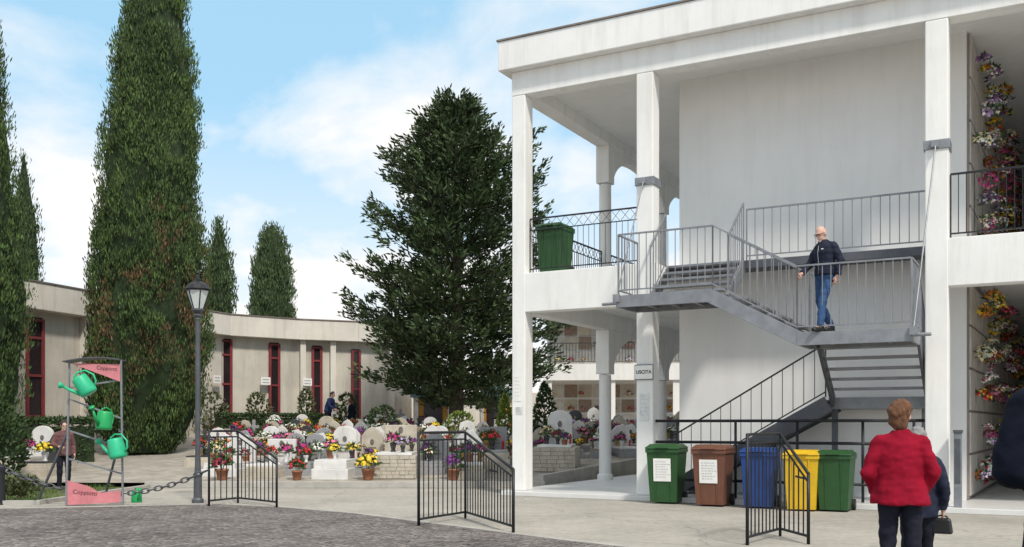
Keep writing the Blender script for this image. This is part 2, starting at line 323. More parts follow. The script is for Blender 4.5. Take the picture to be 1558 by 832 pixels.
def person(label,loc,face,Hh,pose=None,jk='navy',tr='darktr',hair=None,hem=.86,puff=1.,vox=.009,pitch=0,hyaw=0,cat='person',hairlen=0,group=None,skinm='skin',flare=0.,wide=1.,hairvol=1.):
    k=Hh/1.75; fx,fy=face; t=T('person',label,cat,loc,math.atan2(-fx,fy),group)
    J=dict(pel=(0,0,.95),wa=(0,0,1.1),ch=(0,.0,1.29),ne=(0,0,1.48),he=(0,.03,1.625))
    for s,n in ((-1,'L'),(1,'R')):
        J['hip'+n]=(s*.09,0,.92);J['kn'+n]=(s*.1,.02,.5);J['an'+n]=(s*.1,-.02,.085);J['sh'+n]=(s*.17,-.01,1.395);J['el'+n]=(s*.235,-.04,1.14);J['wr'+n]=(s*.235,.06,.9)
    J.update(pose or {}); J={a:V(b)*k for a,b in J.items()}
    b=MB()
    rings=[(J['pel']-V((0,0,.06*k)),.15*k,.1*k),(J['pel'],.165*k,.115*k),(J['wa'],.14*k,.1*k),(J['ch'],.165*k,.115*k),(J['ch'].lerp(J['ne'],.65),.14*k,.085*k),(J['ne'],.06*k,.06*k)]
    b.loft(rings); cap(b,J['ne']-V((0,0,.03)),J['he']-V((0,0,.04*k)),.058*k,.055*k)
    for n in 'LR':
        cap(b,J['hip'+n],J['kn'+n],.085*k,.058*k); cap(b,J['kn'+n],J['an'+n],.056*k,.038*k); cap(b,J['ch'].lerp(J['sh'+n],.5)+V((0,0,.03)),J['sh'+n],.055*k,.052*k)
        cap(b,J['sh'+n],J['el'+n],.052*k,.042*k); cap(b,J['el'+n],J['wr'+n],.042*k,.028*k)
        b.ell(J['an'+n]+V((0,.06*k,-.04*k)),(.042*k,.12*k,.038*k))
        w_=J['wr'+n]; d=(w_-J['el'+n]).normalized(); s=-1 if n=='L' else 1
        inn=V((-s,0,0)); inn=(inn-d*inn.dot(d)).normalized(); sd=d.cross(inn); sd=sd if sd.y>0 or abs(sd.y)<.3 and sd.z>0 else -sd
        for q in range(4):
            o_=sd*(.028-.019*q)*k; e=w_+d*.085*k+o_; cap(b,w_+d*.01*k+o_*.7,e,.013*k,.0125*k)
            L=(.07,.078,.073,.056)[q]*k; m_=e+(d*.85+inn*.35).normalized()*L*.55; cap(b,e,m_,.0105*k,.0098*k); cap(b,m_,m_+(d*.5+inn*.85).normalized()*L*.5,.0098*k,.0085*k)
        tb=w_+d*.025*k+sd*.022*k; tm=tb+(d*.7+sd*.8).normalized()*.045*k; cap(b,tb,tm,.014*k,.0115*k); cap(b,tm,tm+(d*.95+sd*.2+inn*.2).normalized()*.035*k,.011*k,.009*k)
    HM=Matrix.Translation(J['he'])@Matrix.Rotation(hyaw,4,'Z')@Matrix.Rotation(-pitch,4,'X')@Matrix.Scale(k,4)
    b.ell((0,-.005,.02),(.077,.097,.105),16,10,HM); b.ell((0,.03,-.045),(.058,.062,.075),14,8,HM); b.ell((0,.098,-.012),(.014,.022,.026),8,6,HM); b.ell((0,.085,.03),(.055,.02,.012),8,6,HM)
    b.ell((0,.086,-.062),(.026,.012,.008),8,6,HM); b.ell((0,.078,-.1),(.024,.02,.018),8,6,HM)
    for s in (-1,1): b.ell((s*.08,-.01,-.005),(.012,.022,.034),8,6,HM)
    put('body',remesh(b,vox,'body',M[skinm],2),t)
    for s in (-1,1):
        e=MB(); e.ell((s*.031,.088,.01),(.013,.008,.009),8,6,HM); e.build('eye',M['eye'],t,smooth=True)
    j=MB(); pu=.018*puff*k; wx=wide; JV=max(.011,vox*1.25)
    hz=V((J['pel'].x,J['pel'].y,hem*k))
    j.loft([(hz,(.172*k+pu+flare)*wx,.128*k+pu+flare),(hz+V((0,0,.03*k)),(.176*k+pu+flare*.9)*wx,.132*k+pu+flare*.9),(J['wa'],(.15*k+pu+flare*.35)*wx,.112*k+pu+flare*.3),(J['ch'],(.165*k+pu)*wx,.12*k+pu),(J['ch'].lerp(J['ne'],.5),(.155*k+pu)*wx,.105*k+pu*.8),(J['ch'].lerp(J['ne'],.78),.12*k+pu*.6,.088*k+pu*.5),(J['ne']+V((0,0,.0)),.075*k+pu*.4,.076*k+pu*.3),(J['ne']+V((0,.005,.025*k)),.068*k+pu*.3,.07*k+pu*.3)],22)
    for n in 'LR':
        cap(j,J['ne']-V((0,0,.03*k)),J['sh'+n]+V((0,0,.0)),.05*k+pu*.3,.05*k+pu*.7)
        cap(j,J['ch'].lerp(J['sh'+n],.55)+V((0,0,.03)),J['sh'+n],.055*k+pu*.8,.052*k+pu*.7); cap(j,J['sh'+n],J['el'+n],.053*k+pu*.7,.047*k+pu*.7)
        d=(J['wr'+n]-J['el'+n]).normalized(); j.path([J['el'+n],J['wr'+n]-d*.01],[.047*k+pu*.7,.036*k+pu*.5],12)
    jm=remesh(j,JV,'jacket',M[jk],7); wrinkle(jm,.013,len(label)); put('jacket',jm,t)
    q=MB(); q.loft([(J['pel']-V((0,0,.09*k)),.15*k,.11*k),(J['pel'],.172*k,.125*k),(J['pel'].lerp(J['wa'],.8),.15*k,.11*k)])
    for n in 'LR':
        cap(q,J['hip'+n],J['kn'+n],.096*k,.07*k); q.ell(J['kn'+n],.07*k); dn=(J['an'+n]-J['kn'+n]).normalized(); q.path([J['kn'+n],J['an'+n]-dn*.015],[.07*k,.058*k],14)
    qm=remesh(q,JV,'trousers',M[tr],4); wrinkle(qm,.01,len(label)+9); put('trousers',qm,t)
    for n in 'LR':
        s=MB(); a=J['an'+n]; s.ell(a+V((0,.065*k,-.045*k)),(.05*k,.14*k,.04*k),14,8); s.ell(a+V((0,-.01*k,-.02*k)),(.05*k,.06*k,.06*k),12,8); s.box(a.x-.045*k,a.x+.045*k,a.y-.06*k,a.y+.17*k,a.z-.084*k,a.z-.06*k)
        put('shoe',remesh(s,JV,'shoe',M['shoe'],3),t)
    if hair:
        hv=hairvol; hm=MB(); hm.ell((0,-.022,.032),(.088*hv,.096*hv,.108*hv),20,14,HM); hm.ell((0,-.055,-.02-hairlen*.5),(.08*hv,.06*hv,.07+hairlen),16,10,HM)
        for i in range(70):
            rr_=random.Random(i); a=rr_.uniform(0,6.28); e_=rr_.uniform(0,1.9); c_=V((math.sin(e_)*math.cos(a)*.085*hv,-.025+math.sin(e_)*math.sin(a)*.092*hv,.03+math.cos(e_)*.1*hv))
            if c_.y>.05 and c_.z<.09: continue
            hm.ell(c_,(.016,.016,.024),8,6,HM)
        hme=remesh(hm,max(.007,vox*.85),'hair',M[hair],1); wrinkle(hme,.014,3); put('hair',hme,t)
    return t
mp_=W(6.62,-1.0,ZM)
MP=.42; HYW=.0
tman=person('bald man in navy jacket and blue jeans walking down the metal staircase',mp_,(-.86,-.51),1.83,
 dict(he=(0,.09,1.60),ne=(0,.035,1.48),ch=(0,.015,1.29),hipL=(-.09,0,.92),knL=(-.1,.17,.52),anL=(-.1,.22,.085),hipR=(.09,0,.92),knR=(.1,.0,.49),anR=(.1,-.26,.12),
 elL=(-.26,-.07,1.15),wrL=(-.25,.0,.9),elR=(.26,.06,1.15),wrR=(.25,.27,.97)),jk='navy',tr='denim',pitch=MP,hem=.93,puff=1.3,vox=.0085,hyaw=HYW)
mb=MB()
for s in (-1,1):
    mb.path([(s*.03+.024*math.cos(a*.524),.0,.024*math.sin(a*.524)) for a in range(13)],.003,5,caps=False); mb.path([(s*.054,0,.005),(s*.085,-.1,.008)],.003,5)
mb.path([(-.008,0,.004),(.008,0,.004)],.003,5)
k=1.83/1.75; HM=Matrix.Translation(V((0,.09,1.60))*k)@Matrix.Rotation(HYW,4,'Z')@Matrix.Rotation(-MP,4,'X')@Matrix.Scale(k,4)@Matrix.Translation((0,.112,.01))
mb.v=[tuple(HM@V(v)) for v in mb.v]; mb.build('glasses',M['ink'],tman,smooth=True)
mb=MB(); mb.ell((-.085,.165,1.40),(.03,.012,.01),10,6); mb.build('chest_badge',M['paper'],tman,smooth=True)
mb=MB(); mb.path([(0,.163,.99),(0,.155,1.15),(0,.180,1.34),(0,.155,1.47)],.007,6); mb.build('zip',M['steel'],tman,smooth=True)
X,Y=3.23,8.2
person('woman with short auburn hair in a red jacket, seen from behind',(X,Y,0),(.35,.94),1.69,
 dict(elL=(-.265,-.05,1.13),wrL=(-.2,.1,.95),elR=(.265,-.04,1.13),wrR=(.19,.12,.97),he=(0,.025,1.62)),jk='redjk',tr='darktr',hair='hairr',hem=.86,puff=1.15,hyaw=-.25,hairlen=.025,vox=.009,flare=.04,wide=1.08,hairvol=1.05)
XC=(1397-CX)*8.75/F
person('person with grey hair in a dark navy coat walking beside the woman in red',(XC,8.75,0),(.25,.97),1.46,
 dict(knR=(.1,.1,.5),anR=(.1,.12,.085),elR=(.25,-.06,1.14),wrR=(.25,.02,.88)),jk='navy',tr='darktr',hair='hairg',hem=.80,puff=1.3,pitch=.35,vox=.01)
hb=T('handbag','black handbag carried low by the person in the navy coat','bag',(XC+.2,8.72,.53),-.5)
person('person in a dark coat cut off by the right edge, arm bent',(2.19,3.75,0),(-.05,1),1.92,
 dict(elL=(-.27,-.02,1.215),wrL=(-.08,.2,1.2),shL=(-.195,.0,1.425),elR=(.3,.0,1.2),wrR=(.2,.2,1.15)),jk='navyk',tr='darktr',hair='haird',puff=2.4,vox=.01)
p=G(97,746); person('woman in a dark rose brown jacket standing behind the watering can rack',p,(.6,-.8),1.58,dict(elR=(.27,.02,1.16),wrR=(.16,.2,1.1)),jk='rosejk',tr='darktr',hair='haird',puff=1.2,pitch=.2,vox=.011)
Yv=37.2
person('visitor in a blue jacket bending over the graves, dark hair',((499-CX)*Yv/F,Yv,zg(Yv)),(.9,-.3),1.66,dict(he=(0,.2,1.54),ne=(0,.14,1.42),ch=(0,.09,1.26),wa=(0,.02,1.1),shL=(-.175,.13,1.36),shR=(.175,.13,1.36),elL=(-.22,.16,1.1),elR=(.22,.2,1.1),wrL=(-.15,.32,.95),wrR=(.15,.36,.98)),jk='bluejk',hair='haird',pitch=.5,puff=1.2,vox=.014)
person('visitor in a dark jacket with brown hair among the graves, left of the fir',((534-CX)*Yv/F,Yv+.1,zg(Yv)-.2),(-.7,-.5),1.55,dict(he=(0,.1,1.58)),jk='navyk',hair='hairr',puff=1.2,pitch=.3,vox=.014)
mb=MB(); mb.taper((-.09,.09,-.05,.05),(-.07,.07,-.03,.03),0,.14); mb.build('body',M['shoe'],hb,bevel=.02)
mb=MB(); mb.path([(-.05,0,.13),(-.035,0,.155),(0,0,.165),(.035,0,.155),(.05,0,.13)],.008,6); mb.build('strap',M['shoe'],hb)
def text_mesh(body,size,ext=.0015,off=0.):
    cu=bpy.data.curves.new('txt','FONT'); cu.body=body; cu.size=size; cu.extrude=ext; cu.offset=off; cu.align_x='CENTER'; cu.align_y='CENTER'
    o=bpy.data.objects.new('txt',cu); C.objects.link(o)
    me=bpy.data.meshes.new_from_object(o.evaluated_get(bpy.context.evaluated_depsgraph_get()))
    bpy.data.objects.remove(o); bpy.data.curves.remove(cu)
    return me
def text_part(name,body,size,m,parent,loc,rot,off=0.):
    me=text_mesh(body,size,.0015,off); me.materials.clear(); me.materials.append(m)
    o=put(name,me,parent,loc=loc); o.rotation_euler=rot; return o
# ------------------------------------------------------------ signs and notices on the pillars
def plate(name,label,cat,s,z,wd,hh,m,th=.008,group=None):
    t=T(name,label,cat,W(s,0,z),ANG,group); mb=MB(); mb.box(-wd/2,wd/2,-th-.004,-.004,-hh/2,hh/2); mb.build('panel',m,t); return t
t=plate('exit_sign','white exit sign lettered USCITA on the middle pillar','sign',2.968,2.52,.37,.27,M['paper'],.03)
text_part('lettering','USCITA',.096,M['ink'],t,(0,-.0365,0),(math.radians(90),0,0),.0015)
mb=MB()
for a in ((-.192,.192,.135,.15),(-.192,.192,-.15,-.135)): mb.box(a[0],a[1],-.037,-.003,a[2],a[3])
for a in ((-.192,-.1855),(.1855,.192)): mb.box(a[0],a[1],-.037,-.003,-.1349,.1349)
mb.build('frame',M['steeld'],t)
def lines(t,wd,hh,n,seed,th):
    mb=MB(); r=random.Random(seed)
    for k in range(n):
        z=hh*.42-hh*.84*k/n; x=-wd*.4
        while x<wd*.2:
            q=r.uniform(.02,.05); mb.box(x,x+q,-th-.007,-th-.0045,z-.006,z); x+=q+.015
    mb.build('print',M['greyink'],t)
for s,z,wd,hh,m,lb,cat in ((.14,2.25,.17,.55,'paper','white printed notice on the left corner pillar','notice'),(.17,1.78,.16,.16,'greypaper','small faded notice low on the left corner pillar','notice'),(2.97,1.83,.20,.55,'greypaper','large faded grey poster on the middle pillar below the exit sign','poster')):
    t=plate('paper_notice',lb,cat,s,z,wd,hh,M[m],.004); lines(t,wd,hh,6,int(z*10),.004)

# ------------------------------------------------------------ ground
mb=MB(); mb.add([(-600,-100,0),(600,-100,0),(600,1200,0),(-600,1200,0)],[(0,1,2,3)]); struct(mb.build('ground',M['path']))
pts=[(-1100,784),(-300,778),(60,773),(330,767),(420,771),(540,781),(640,794),(720,804),(790,813),(860,822),(960,833),(1100,850),(1250,890)]
out=[G(a,b,.004) for a,b in pts]+[V((2.6,4,.004)),V((2.6,-8,.004)),V((-30,-8,.004))]
mb=MB(); mb.add(out,[tuple(range(len(out)-1,-1,-1))]); struct(mb.build('cobbled_pavement',M['cobble']))
mb=MB()
for i in range(1,11):
    a=G(*pts[i]); b=G(*pts[i+1])
    mb.bar(a+V((0,.0,.004)),b+V((0,0,.004)),.13,.02)
struct(mb.build('kerb_strip',M['cobbleedge']))
mb=MB(); ys=[23.2+i*.9 for i in range(45)]
for i,y in enumerate(ys):
    for j in range(9):
        a=j/8; mb.v.append((-40+(Xb(y)+40)*a,y,zg(y)+.01*noise.noise(V((j*3.1,y,0)))))
for i in range(44):
    for j in range(8):
        k=i*9+j; mb.f.append((k,k+1,k+10,k+9)); mb.m.append(0)
struct(mb.build('graveyard_terrace',M['soil'],fix=False))
mb=MB(); mb.box(-8.6,Xb(23.2)+.1,23.06,23.22,0,.15); p0=V((Xb(23.2),23.2,.0)); p1=V((Xb(37),37,.55)); mb.bar(p0,p1,.14,1.2*.5); struct(mb.build('terrace_kerb',M['cobbleedge'],bevel=.01))
mb=MB(); mb.add([(-22,18.0,.02),(-8.9,18.4,.02),(-8.6,23.1,.02),(-22,23.1,.02)],[(0,1,2,3)]); struct(mb.build('grass_bed',M['grassbed']))
mb=MB(); mb.bar(V((-22,17.93,.03)),V((-8.85,18.33,.03)),.12,.1); mb.bar(V((-8.83,18.3,.03)),V((-8.53,23.05,.03)),.12,.1); struct(mb.build('grass_kerb',M['cobbleedge']))
mb=MB(); rr=random.Random(3)
for i in range(5200):
    p=V((rr.uniform(-14,-8.95),rr.uniform(18.5,23),.02))
    if noise.noise(p*.9)<-.25: continue
    d=V((rr.uniform(-.5,.5),rr.uniform(-.5,.5),1)).normalized(); mb.leaf(p,d,rr.uniform(.05,.14),.006,rr)
o=mb.build('grass',M['grass'],fix=False); tag(o,'short green grass with bare soil beside the chained kerb','grass'); o['kind']='stuff'

# ------------------------------------------------------------ main building
B=T('cemetery_building','white two storey gallery building with square pillars, arches and overhanging roof','building',(AX,AY,0),ANG)
def bx(name,m,*a,bevel=.012,parent=None):
    mb=MB(); mb.box(*a); return mb.build(name,m,parent or B,bevel=bevel)
bx('ground_floor',M['tile'],-.15,16,-.25,TB,0,.1)
for s0,s1 in ((0,.31),(2.80,3.15),(8.09,8.46),(13.4,13.77)):
    bx('pillar',M['white'],s0,s1,0,.36,.1,8.42,bevel=.02)
bx('roof_beam',M['white'],-.004,16,-.004,.364,8.42,8.918)
bx('roof_beam',M['white'],-.004,.36,.366,TB,8.45,8.917)
bx('roof_fascia',M['fascia'],-.22,16.3,-.22,TB+.2,8.92,9.54,bevel=.02)
bx('roof_flashing',M['flash'],-.245,16.33,-.245,TB+.23,9.54,9.575,bevel=0)
bx('ceiling',M['wall'],.3,15.95,.3,TB-.1,8.72,8.9,bevel=0)
bx('gallery_floor',M['white'],.012,3.2,.012,TB-.1,4.25,4.66,bevel=0)
bx('gallery_floor',M['white'],8.12,16,.012,TB-.1,4.25,4.66,bevel=0)
bx('floor_beam',M['white'],.006,3.14,.006,.35,3.85,ZF)
bx('floor_beam',M['white'],8.1,16,.006,.35,3.85,ZF)
bx('floor_beam',M['white'],.006,.34,.352,TB-.1,3.85,ZF)
mb=MB(); mb.box(3.12,8.63,1.65,TB-.1,.1,8.75); mb.build('stair_wall',M['wall'],B)
bx('end_wall',M['wall'],8.63,16,TB-.6,TB-.3,.1,8.75,bevel=0)
bx('corridor_wall',M['wall'],12.4,12.7,1.65,TB-.6,.1,8.75,bevel=0)
for zb,zq,zt in ((.1,2.75,3.848),(ZF,7.52,8.448)):
    for k,t0 in enumerate((4.37,8.42,12.47)):
        col=MB(); col.lathe([(.2,zb),(.2,zb+.12),(.155,zb+.16),(.15,zq-.02)],20,(.175,t0+.18,0)); cc=col.build('column',M['wall'],B,smooth=False)
        bx('capital',M['white'],0,.35,t0,t0+.36,zq,zt,parent=cc)
        ar=[(t0+.362,zt),(t0+.362,zq)]
        hs=(4.05-.364)/2; tc_=t0+.362+hs
        for i in range(1,24):
            a=math.pi*(1-i/24); ar.append((tc_+hs*math.cos(a),zq+(zt-zq-.09)*math.sin(a)))
        ar+= [(t0+4.046,zq),(t0+4.046,zt)]
        mb=MB(); mb.prism(ar,lambda a,b,sd:(.03+.29*sd,a,b)); mb.build('arch',M['white'],B)
def railing(mb,p0,p1,h,gap=.13,rb=.009,rt=.02,low=.1,bow=0,lat=0):
    p0=V(p0);p1=V(p1); L=(V((p1.x,p1.y,0))-V((p0.x,p0.y,0))).length; n=max(2,int(L/gap)); up=V((0,0,1))
    mb.bar(p0+up*h,p1+up*h,rt*1.9,rt*1.4); mb.bar(p0+up*low,p1+up*low,rt*1.4,rt*1.1)
    if lat: mb.bar(p0+up*(h-lat),p1+up*(h-lat),rt*1.2,rt*.9)
    top=h-lat
    for i in range(n+1):
        q=p0.lerp(p1,i/n); r=rb*1.7 if i in (0,n) else rb
        mb.path([q+up*(0 if i in (0,n) else low),q+up*(h if i in (0,n) else top)],r,5)
    if lat:
        m=max(2,int(L/.2))
        for i in range(m):
            a=p0.lerp(p1,i/m); b=p0.lerp(p1,(i+1)/m)
            mb.path([a+up*(h-lat),b+up*h],rb*.8,5); mb.path([a+up*h,b+up*(h-lat)],rb*.8,5)
mb=MB(); railing(mb,(.33,.2,ZF),(2.79,.2,ZF),1.16,.12,.006,.02,.1,lat=.24); mb.build('railing',M['iron'],B)
mb=MB(); railing(mb,(.17,.42,ZF),(.17,4.33,ZF),1.12,.12,.008,.02,.1,lat=.24); mb.build('railing',M['iron'],B)
mb=MB(); railing(mb,(.17,4.75,ZF),(.17,8.4,ZF),1.12,.12,.008,.02,.1,lat=.24); mb.build('railing',M['iron'],B)
mb=MB(); railing(mb,(8.48,.2,ZF),(13.38,.2,ZF),1.12,.12,.008,.022,.1); mb.build('railing',M['iron'],B)
for s0,s1 in ((2.80,3.15),(8.09,8.46)):
    mb=MB(); mb.box(s0-.025,s1+.025,-.025,.385,6.2,6.36); mb.box(s0+.1,s0+.22,-.1,-.025,6.22,6.34); mb.build('steel_collar',M['steel'],B,bevel=.008)
mb=MB(); mb.path([(-.02,.18,4.2),(-.16,.18,4.2),(-.2,.18,4.14)],.025,8); mb.build('water_spout',M['steel'],B)

# ------------------------------------------------------------ staircase
ST=T('metal_staircase','grey galvanised steel staircase with landings hung from the pillars by rods','staircase',(AX,AY,0),ANG)
def landing(s0,s1,t0,t1,z):
    mb=MB(); mb.box(s0+.02,s1-.02,t0+.02,t1-.02,z-.05,z-.005)
    for a in ((s0,s1,t0,t0+.05),(s0,s1,t1-.05,t1)): mb.box(*a,z-.22,z)
    mb.box(s0,s0+.05,t0+.052,t1-.052,z-.22,z-.002); mb.box(s1-.05,s1,t0+.052,t1-.052,z-.22,z-.002)
    n=4
    for i in range(1,n): x=s0+(s1-s0)*i/n; mb.box(x-.03,x+.03,t0+.06,t1-.06,z-.17,z-.052)
    mb.build('landing',M['steel'],ST,bevel=.004)
landing(2.91,4.74,-1.3,-.3,ZU); landing(6.21,8.05,-1.3,-.3,ZM); landing(6.3,8.06,1.0,1.62,ZL)
def treads(n,f):
    for i in range(n):
        mb=MB(); f(i,mb); mb.build('tread',M['steel'],ST,bevel=.004)
def f3(i,mb):
    s=6.21-(i+1)*.294; z=ZM+(i+1)*.166; mb.box(s,s+.31,-1.24,-.36,z-.045,z)
treads(4,f3)
for t in (-1.27,-.33):
    mb=MB(); mb.bar((6.26,t,ZM-.11),(4.69,t,ZU-.11),.05,.24); mb.build('stringer',M['steel'],ST,bevel=.004)
def f4(i,mb):
    t=-.3+i*.21; z=ZU+(i+1)*.157; mb.box(3.24,4.7,t,t+.25,z-.045,z)
treads(5,f4)
for s in (3.2,4.74):
    mb=MB(); mb.bar((s,-.32,ZU-.08),(s,.76,ZF-.08),.05,.24); mb.build('stringer',M['steel'],ST,bevel=.004)
def f2(i,mb):
    t=1.0-(i+1)*.26; z=ZL+(i+1)*.175; mb.box(6.42,8.0,t,t+.28,z-.045,z)
treads(5,f2)
for s in (6.38,8.03):
    mb=MB(); mb.bar((s,1.02,ZL-.08),(s,-.32,ZM-.1),.05,.25); mb.build('stringer',M['steeld'],ST,bevel=.004)
def f1(i,mb):
    s=6.3-(i+1)*.3; z=ZL-(i+1)*.173; mb.box(s,s+.31,.7,1.56,z-.045,z); mb.box(s+.29,s+.305,.7,1.56,z+.002,z+.125)  # second box is a closed riser, added to darken the space beneath
treads(10,f1)
for t in (.67,1.59):
    mb=MB(); mb.bar((6.35,t,ZL-.12),(3.25,t,.16),.05,.30); mb.build('stringer',M['steeld'],ST,bevel=.004)
mb=MB(); mb.bar((6.3,1.13,ZL-.24),(3.45,1.13,.14),.86,.02); mb.build('added_dark_soffit',M['steeld'],ST)  # plate added to deepen the shade under the lower flight
for s in (6.4,7.98):
    mb=MB(); mb.box(s-.05,s+.05,1.0,1.1,.1,ZL-.222); mb.build('landing_post',M['steeld'],ST)
mb=MB(); mb.box(3.16,8.62,.76,1.648,ZF-.08,ZF-.004); mb.box(4.75,8.1,.70,.758,ZF-.14,ZF+.01); mb.build('gallery_walkway',M['steeld'],ST)
def rl(p0,p1,h=1.13,m='steel',**k):
    mb=MB(); railing(mb,p0,p1,h,**k); mb.build('stair_railing',M[m],ST)
rl((2.94,-1.27,ZU),(4.74,-1.27,ZU)); rl((2.94,-1.24,ZU),(2.94,-.3,ZU))
rl((4.74,-1.27,ZU),(6.21,-1.27,ZM)); rl((6.21,-1.27,ZM),(8.02,-1.27,ZM)); rl((8.02,-1.24,ZM),(8.02,-.33,ZM))
rl((4.74,-.33,ZU),(6.21,-.33,ZM)); rl((6.24,-.33,ZM),(6.4,-.33,ZM))
rl((4.74,-.28,ZU),(4.74,.72,ZF)); rl((3.2,-.28,ZU),(3.2,.6,ZF),1.05)
rl((4.8,.73,ZF),(8.08,.73,ZF),1.0,gap=.16)
rl((6.3,.68,ZL),(3.3,.68,.25),1.0,m='iron',gap=.2,rb=.008); rl((8.03,-.3,ZM),(8.03,.98,ZL),1.0)
for a,b in (((2.98,-.07,6.28),(2.93,-1.3,ZU)),((8.27,-.07,6.28),(8.06,-1.3,ZM))):
    mb=MB(); mb.path([a,b],.014,8); mb.box(b[0]-.06,b[0]+.06,b[1]-.06,b[1]+.02,b[2]-.12,b[2]+.02); mb.build('hanger_rod',M['steel'],ST)
mb=MB(); mb.path([(2.55,-1.1,ZU-.12),(3.0,-1.1,ZU-.12)],.03,8); mb.build('crossbar',M['steel'],ST)
mb=MB(); mb.path([(7.9,-1.1,ZM-.1),(8.3,-1.1,ZM-.1)],.03,8); mb.build('crossbar',M['steel'],ST)

GB=T('ground_barrier','dark iron barrier of horizontal rails in front of the space under the staircase','barrier',(AX,AY,0),ANG)
for z in (1.56,1.15,.42):
    mb=MB(); mb.path([(3.16,.14,z),(8.08,.14,z)],.028,8); mb.build('rail',M['iron'],GB,smooth=True)
for s in (3.6,4.75,5.9,7.05,7.9):
    mb=MB(); mb.path([(s,.14,.1),(s,.14,1.56)],.026,8); mb.build('post',M['iron'],GB,smooth=True)

# ------------------------------------------------------------ flowers
rf=random.Random(21)
def blooms(mb,col_i,leaf_i,n,rad,hgt,rb,seed,leaves=26,yflat=1.,alt=None):
    r=random.Random(seed)
    for i in range(n):
        a=r.uniform(0,6.283); e=math.acos(r.uniform(-.1,1)); q=r.uniform(.7,1.05)
        p=V((math.sin(e)*math.cos(a)*rad*q,math.sin(e)*math.sin(a)*rad*q*yflat,hgt+math.cos(e)*rad*.85*q)); s=rb*r.uniform(.65,1.25)
        d=V((p.x,p.y,(p.z-hgt)+.1)).normalized(); x=d.orthogonal().normalized(); y=d.cross(x)
        ph=r.uniform(0,6); ring=[p+(x*math.cos(ph+k*1.0472)+y*math.sin(ph+k*1.0472))*s*(1 if k%2 else .72)-d*s*.18 for k in range(6)]
        c=p+d*s*.32; b=p-d*s*.4
        ci=alt if (alt is not None and r.random()<.42) else col_i
        mb.add(ring+[c,b],[(k,(k+1)%6,6) for k in range(6)]+[((k+1)%6,k,7) for k in range(6)],ci)
    for i in range(leaves):
        a=r.uniform(0,6.283); e=r.uniform(.2,1.7)
        d=V((math.sin(e)*math.cos(a),math.sin(e)*math.sin(a)*yflat,math.cos(e))).normalized()
        mb.leaf(V((d.x*rad*.45,d.y*rad*.45,hgt-.03+d.z*rad*.45)),d,rad*r.uniform(.6,1.0),rad*.14,r,leaf_i)
COLS=['white','yellow','red','purple','pink','orange','magenta','lilac','cream','crimson']
WT=[6,5,6,5,4,3,5,3,3,4]
FM={}
for ci,cname in enumerate(FC):
    for vnt in range(2):
        mb=MB(); blooms(mb,0,0,40 if vnt else 26,.17,.27,.05 if vnt==0 else .038,100+ci*7+vnt,0); b=mb.mesh('blooms',M['f_'+cname])
        mb=MB(); blooms(mb,0,0,0,.19,.25,.05,300+ci*7+vnt,40)
        for k in range(5):
            a=k*1.257; mb.path([(0,0,.12),(.05*math.cos(a),.05*math.sin(a),.3)],.006,4)
        l=mb.mesh('leaves',M['leaf']); FM[(cname,vnt)]=(b,l)
PAIRS=[('white','red'),('yellow','white'),('red','yellow'),('purple','white'),('pink','white'),('orange','yellow'),('magenta','pink'),('lilac','white'),('cream','pink'),('purple','yellow'),('red','pink'),('white','lilac'),('magenta','white'),('crimson','orange'),('cream','white'),('purple','lilac')]
BM_=[]
for i,(a,b) in enumerate(PAIRS):
    for v_ in range(2):
        mb=MB(); blooms(mb,0,1,46,.16,.05,.036,500+i*9+v_,20,alt=2); BM_.append((a,b,mb.mesh('bouquet',[M['f_'+a],M['leaf'],M['f_'+b]])))
POT={}
for nm,mm in (('terracotta pot','terra'),('white vase','marble'),('dark vase','dark'),('brass vase','gold')):
    mb=MB(); mb.lathe([(.07,0),(.075,.01),(.1,.15),(.108,.15),(.108,.18),(.085,.18)] if mm=='terra' else [(.06,0),(.062,.02),(.04,.05),(.06,.12),(.075,.18),(.065,.2)],14); POT[nm]=mb.mesh('vase',M[mm],True)
def potted(loc,cname,label,group,sc=1.,pot='white vase'):
    t=T('flower_pot',label,'flowers',loc,rf.uniform(0,6),group); t.scale=(sc,sc,sc)
    b,l=FM[(cname,rf.randrange(2))]
    put('vase',POT[pot],t); put('blooms',b,t); put('leaves',l,t); return t
def bouquet(loc,where,group,sc=1.,rot=(0,0,0)):
    a,b,me=rf.choice(BM_); o=put('flower_bouquet',me); o.location=loc; o.rotation_euler=rot; o.scale=(sc,sc,sc)
    return tag(o,'%s and %s bouquet %s'%(a,b,where),'flowers',group)

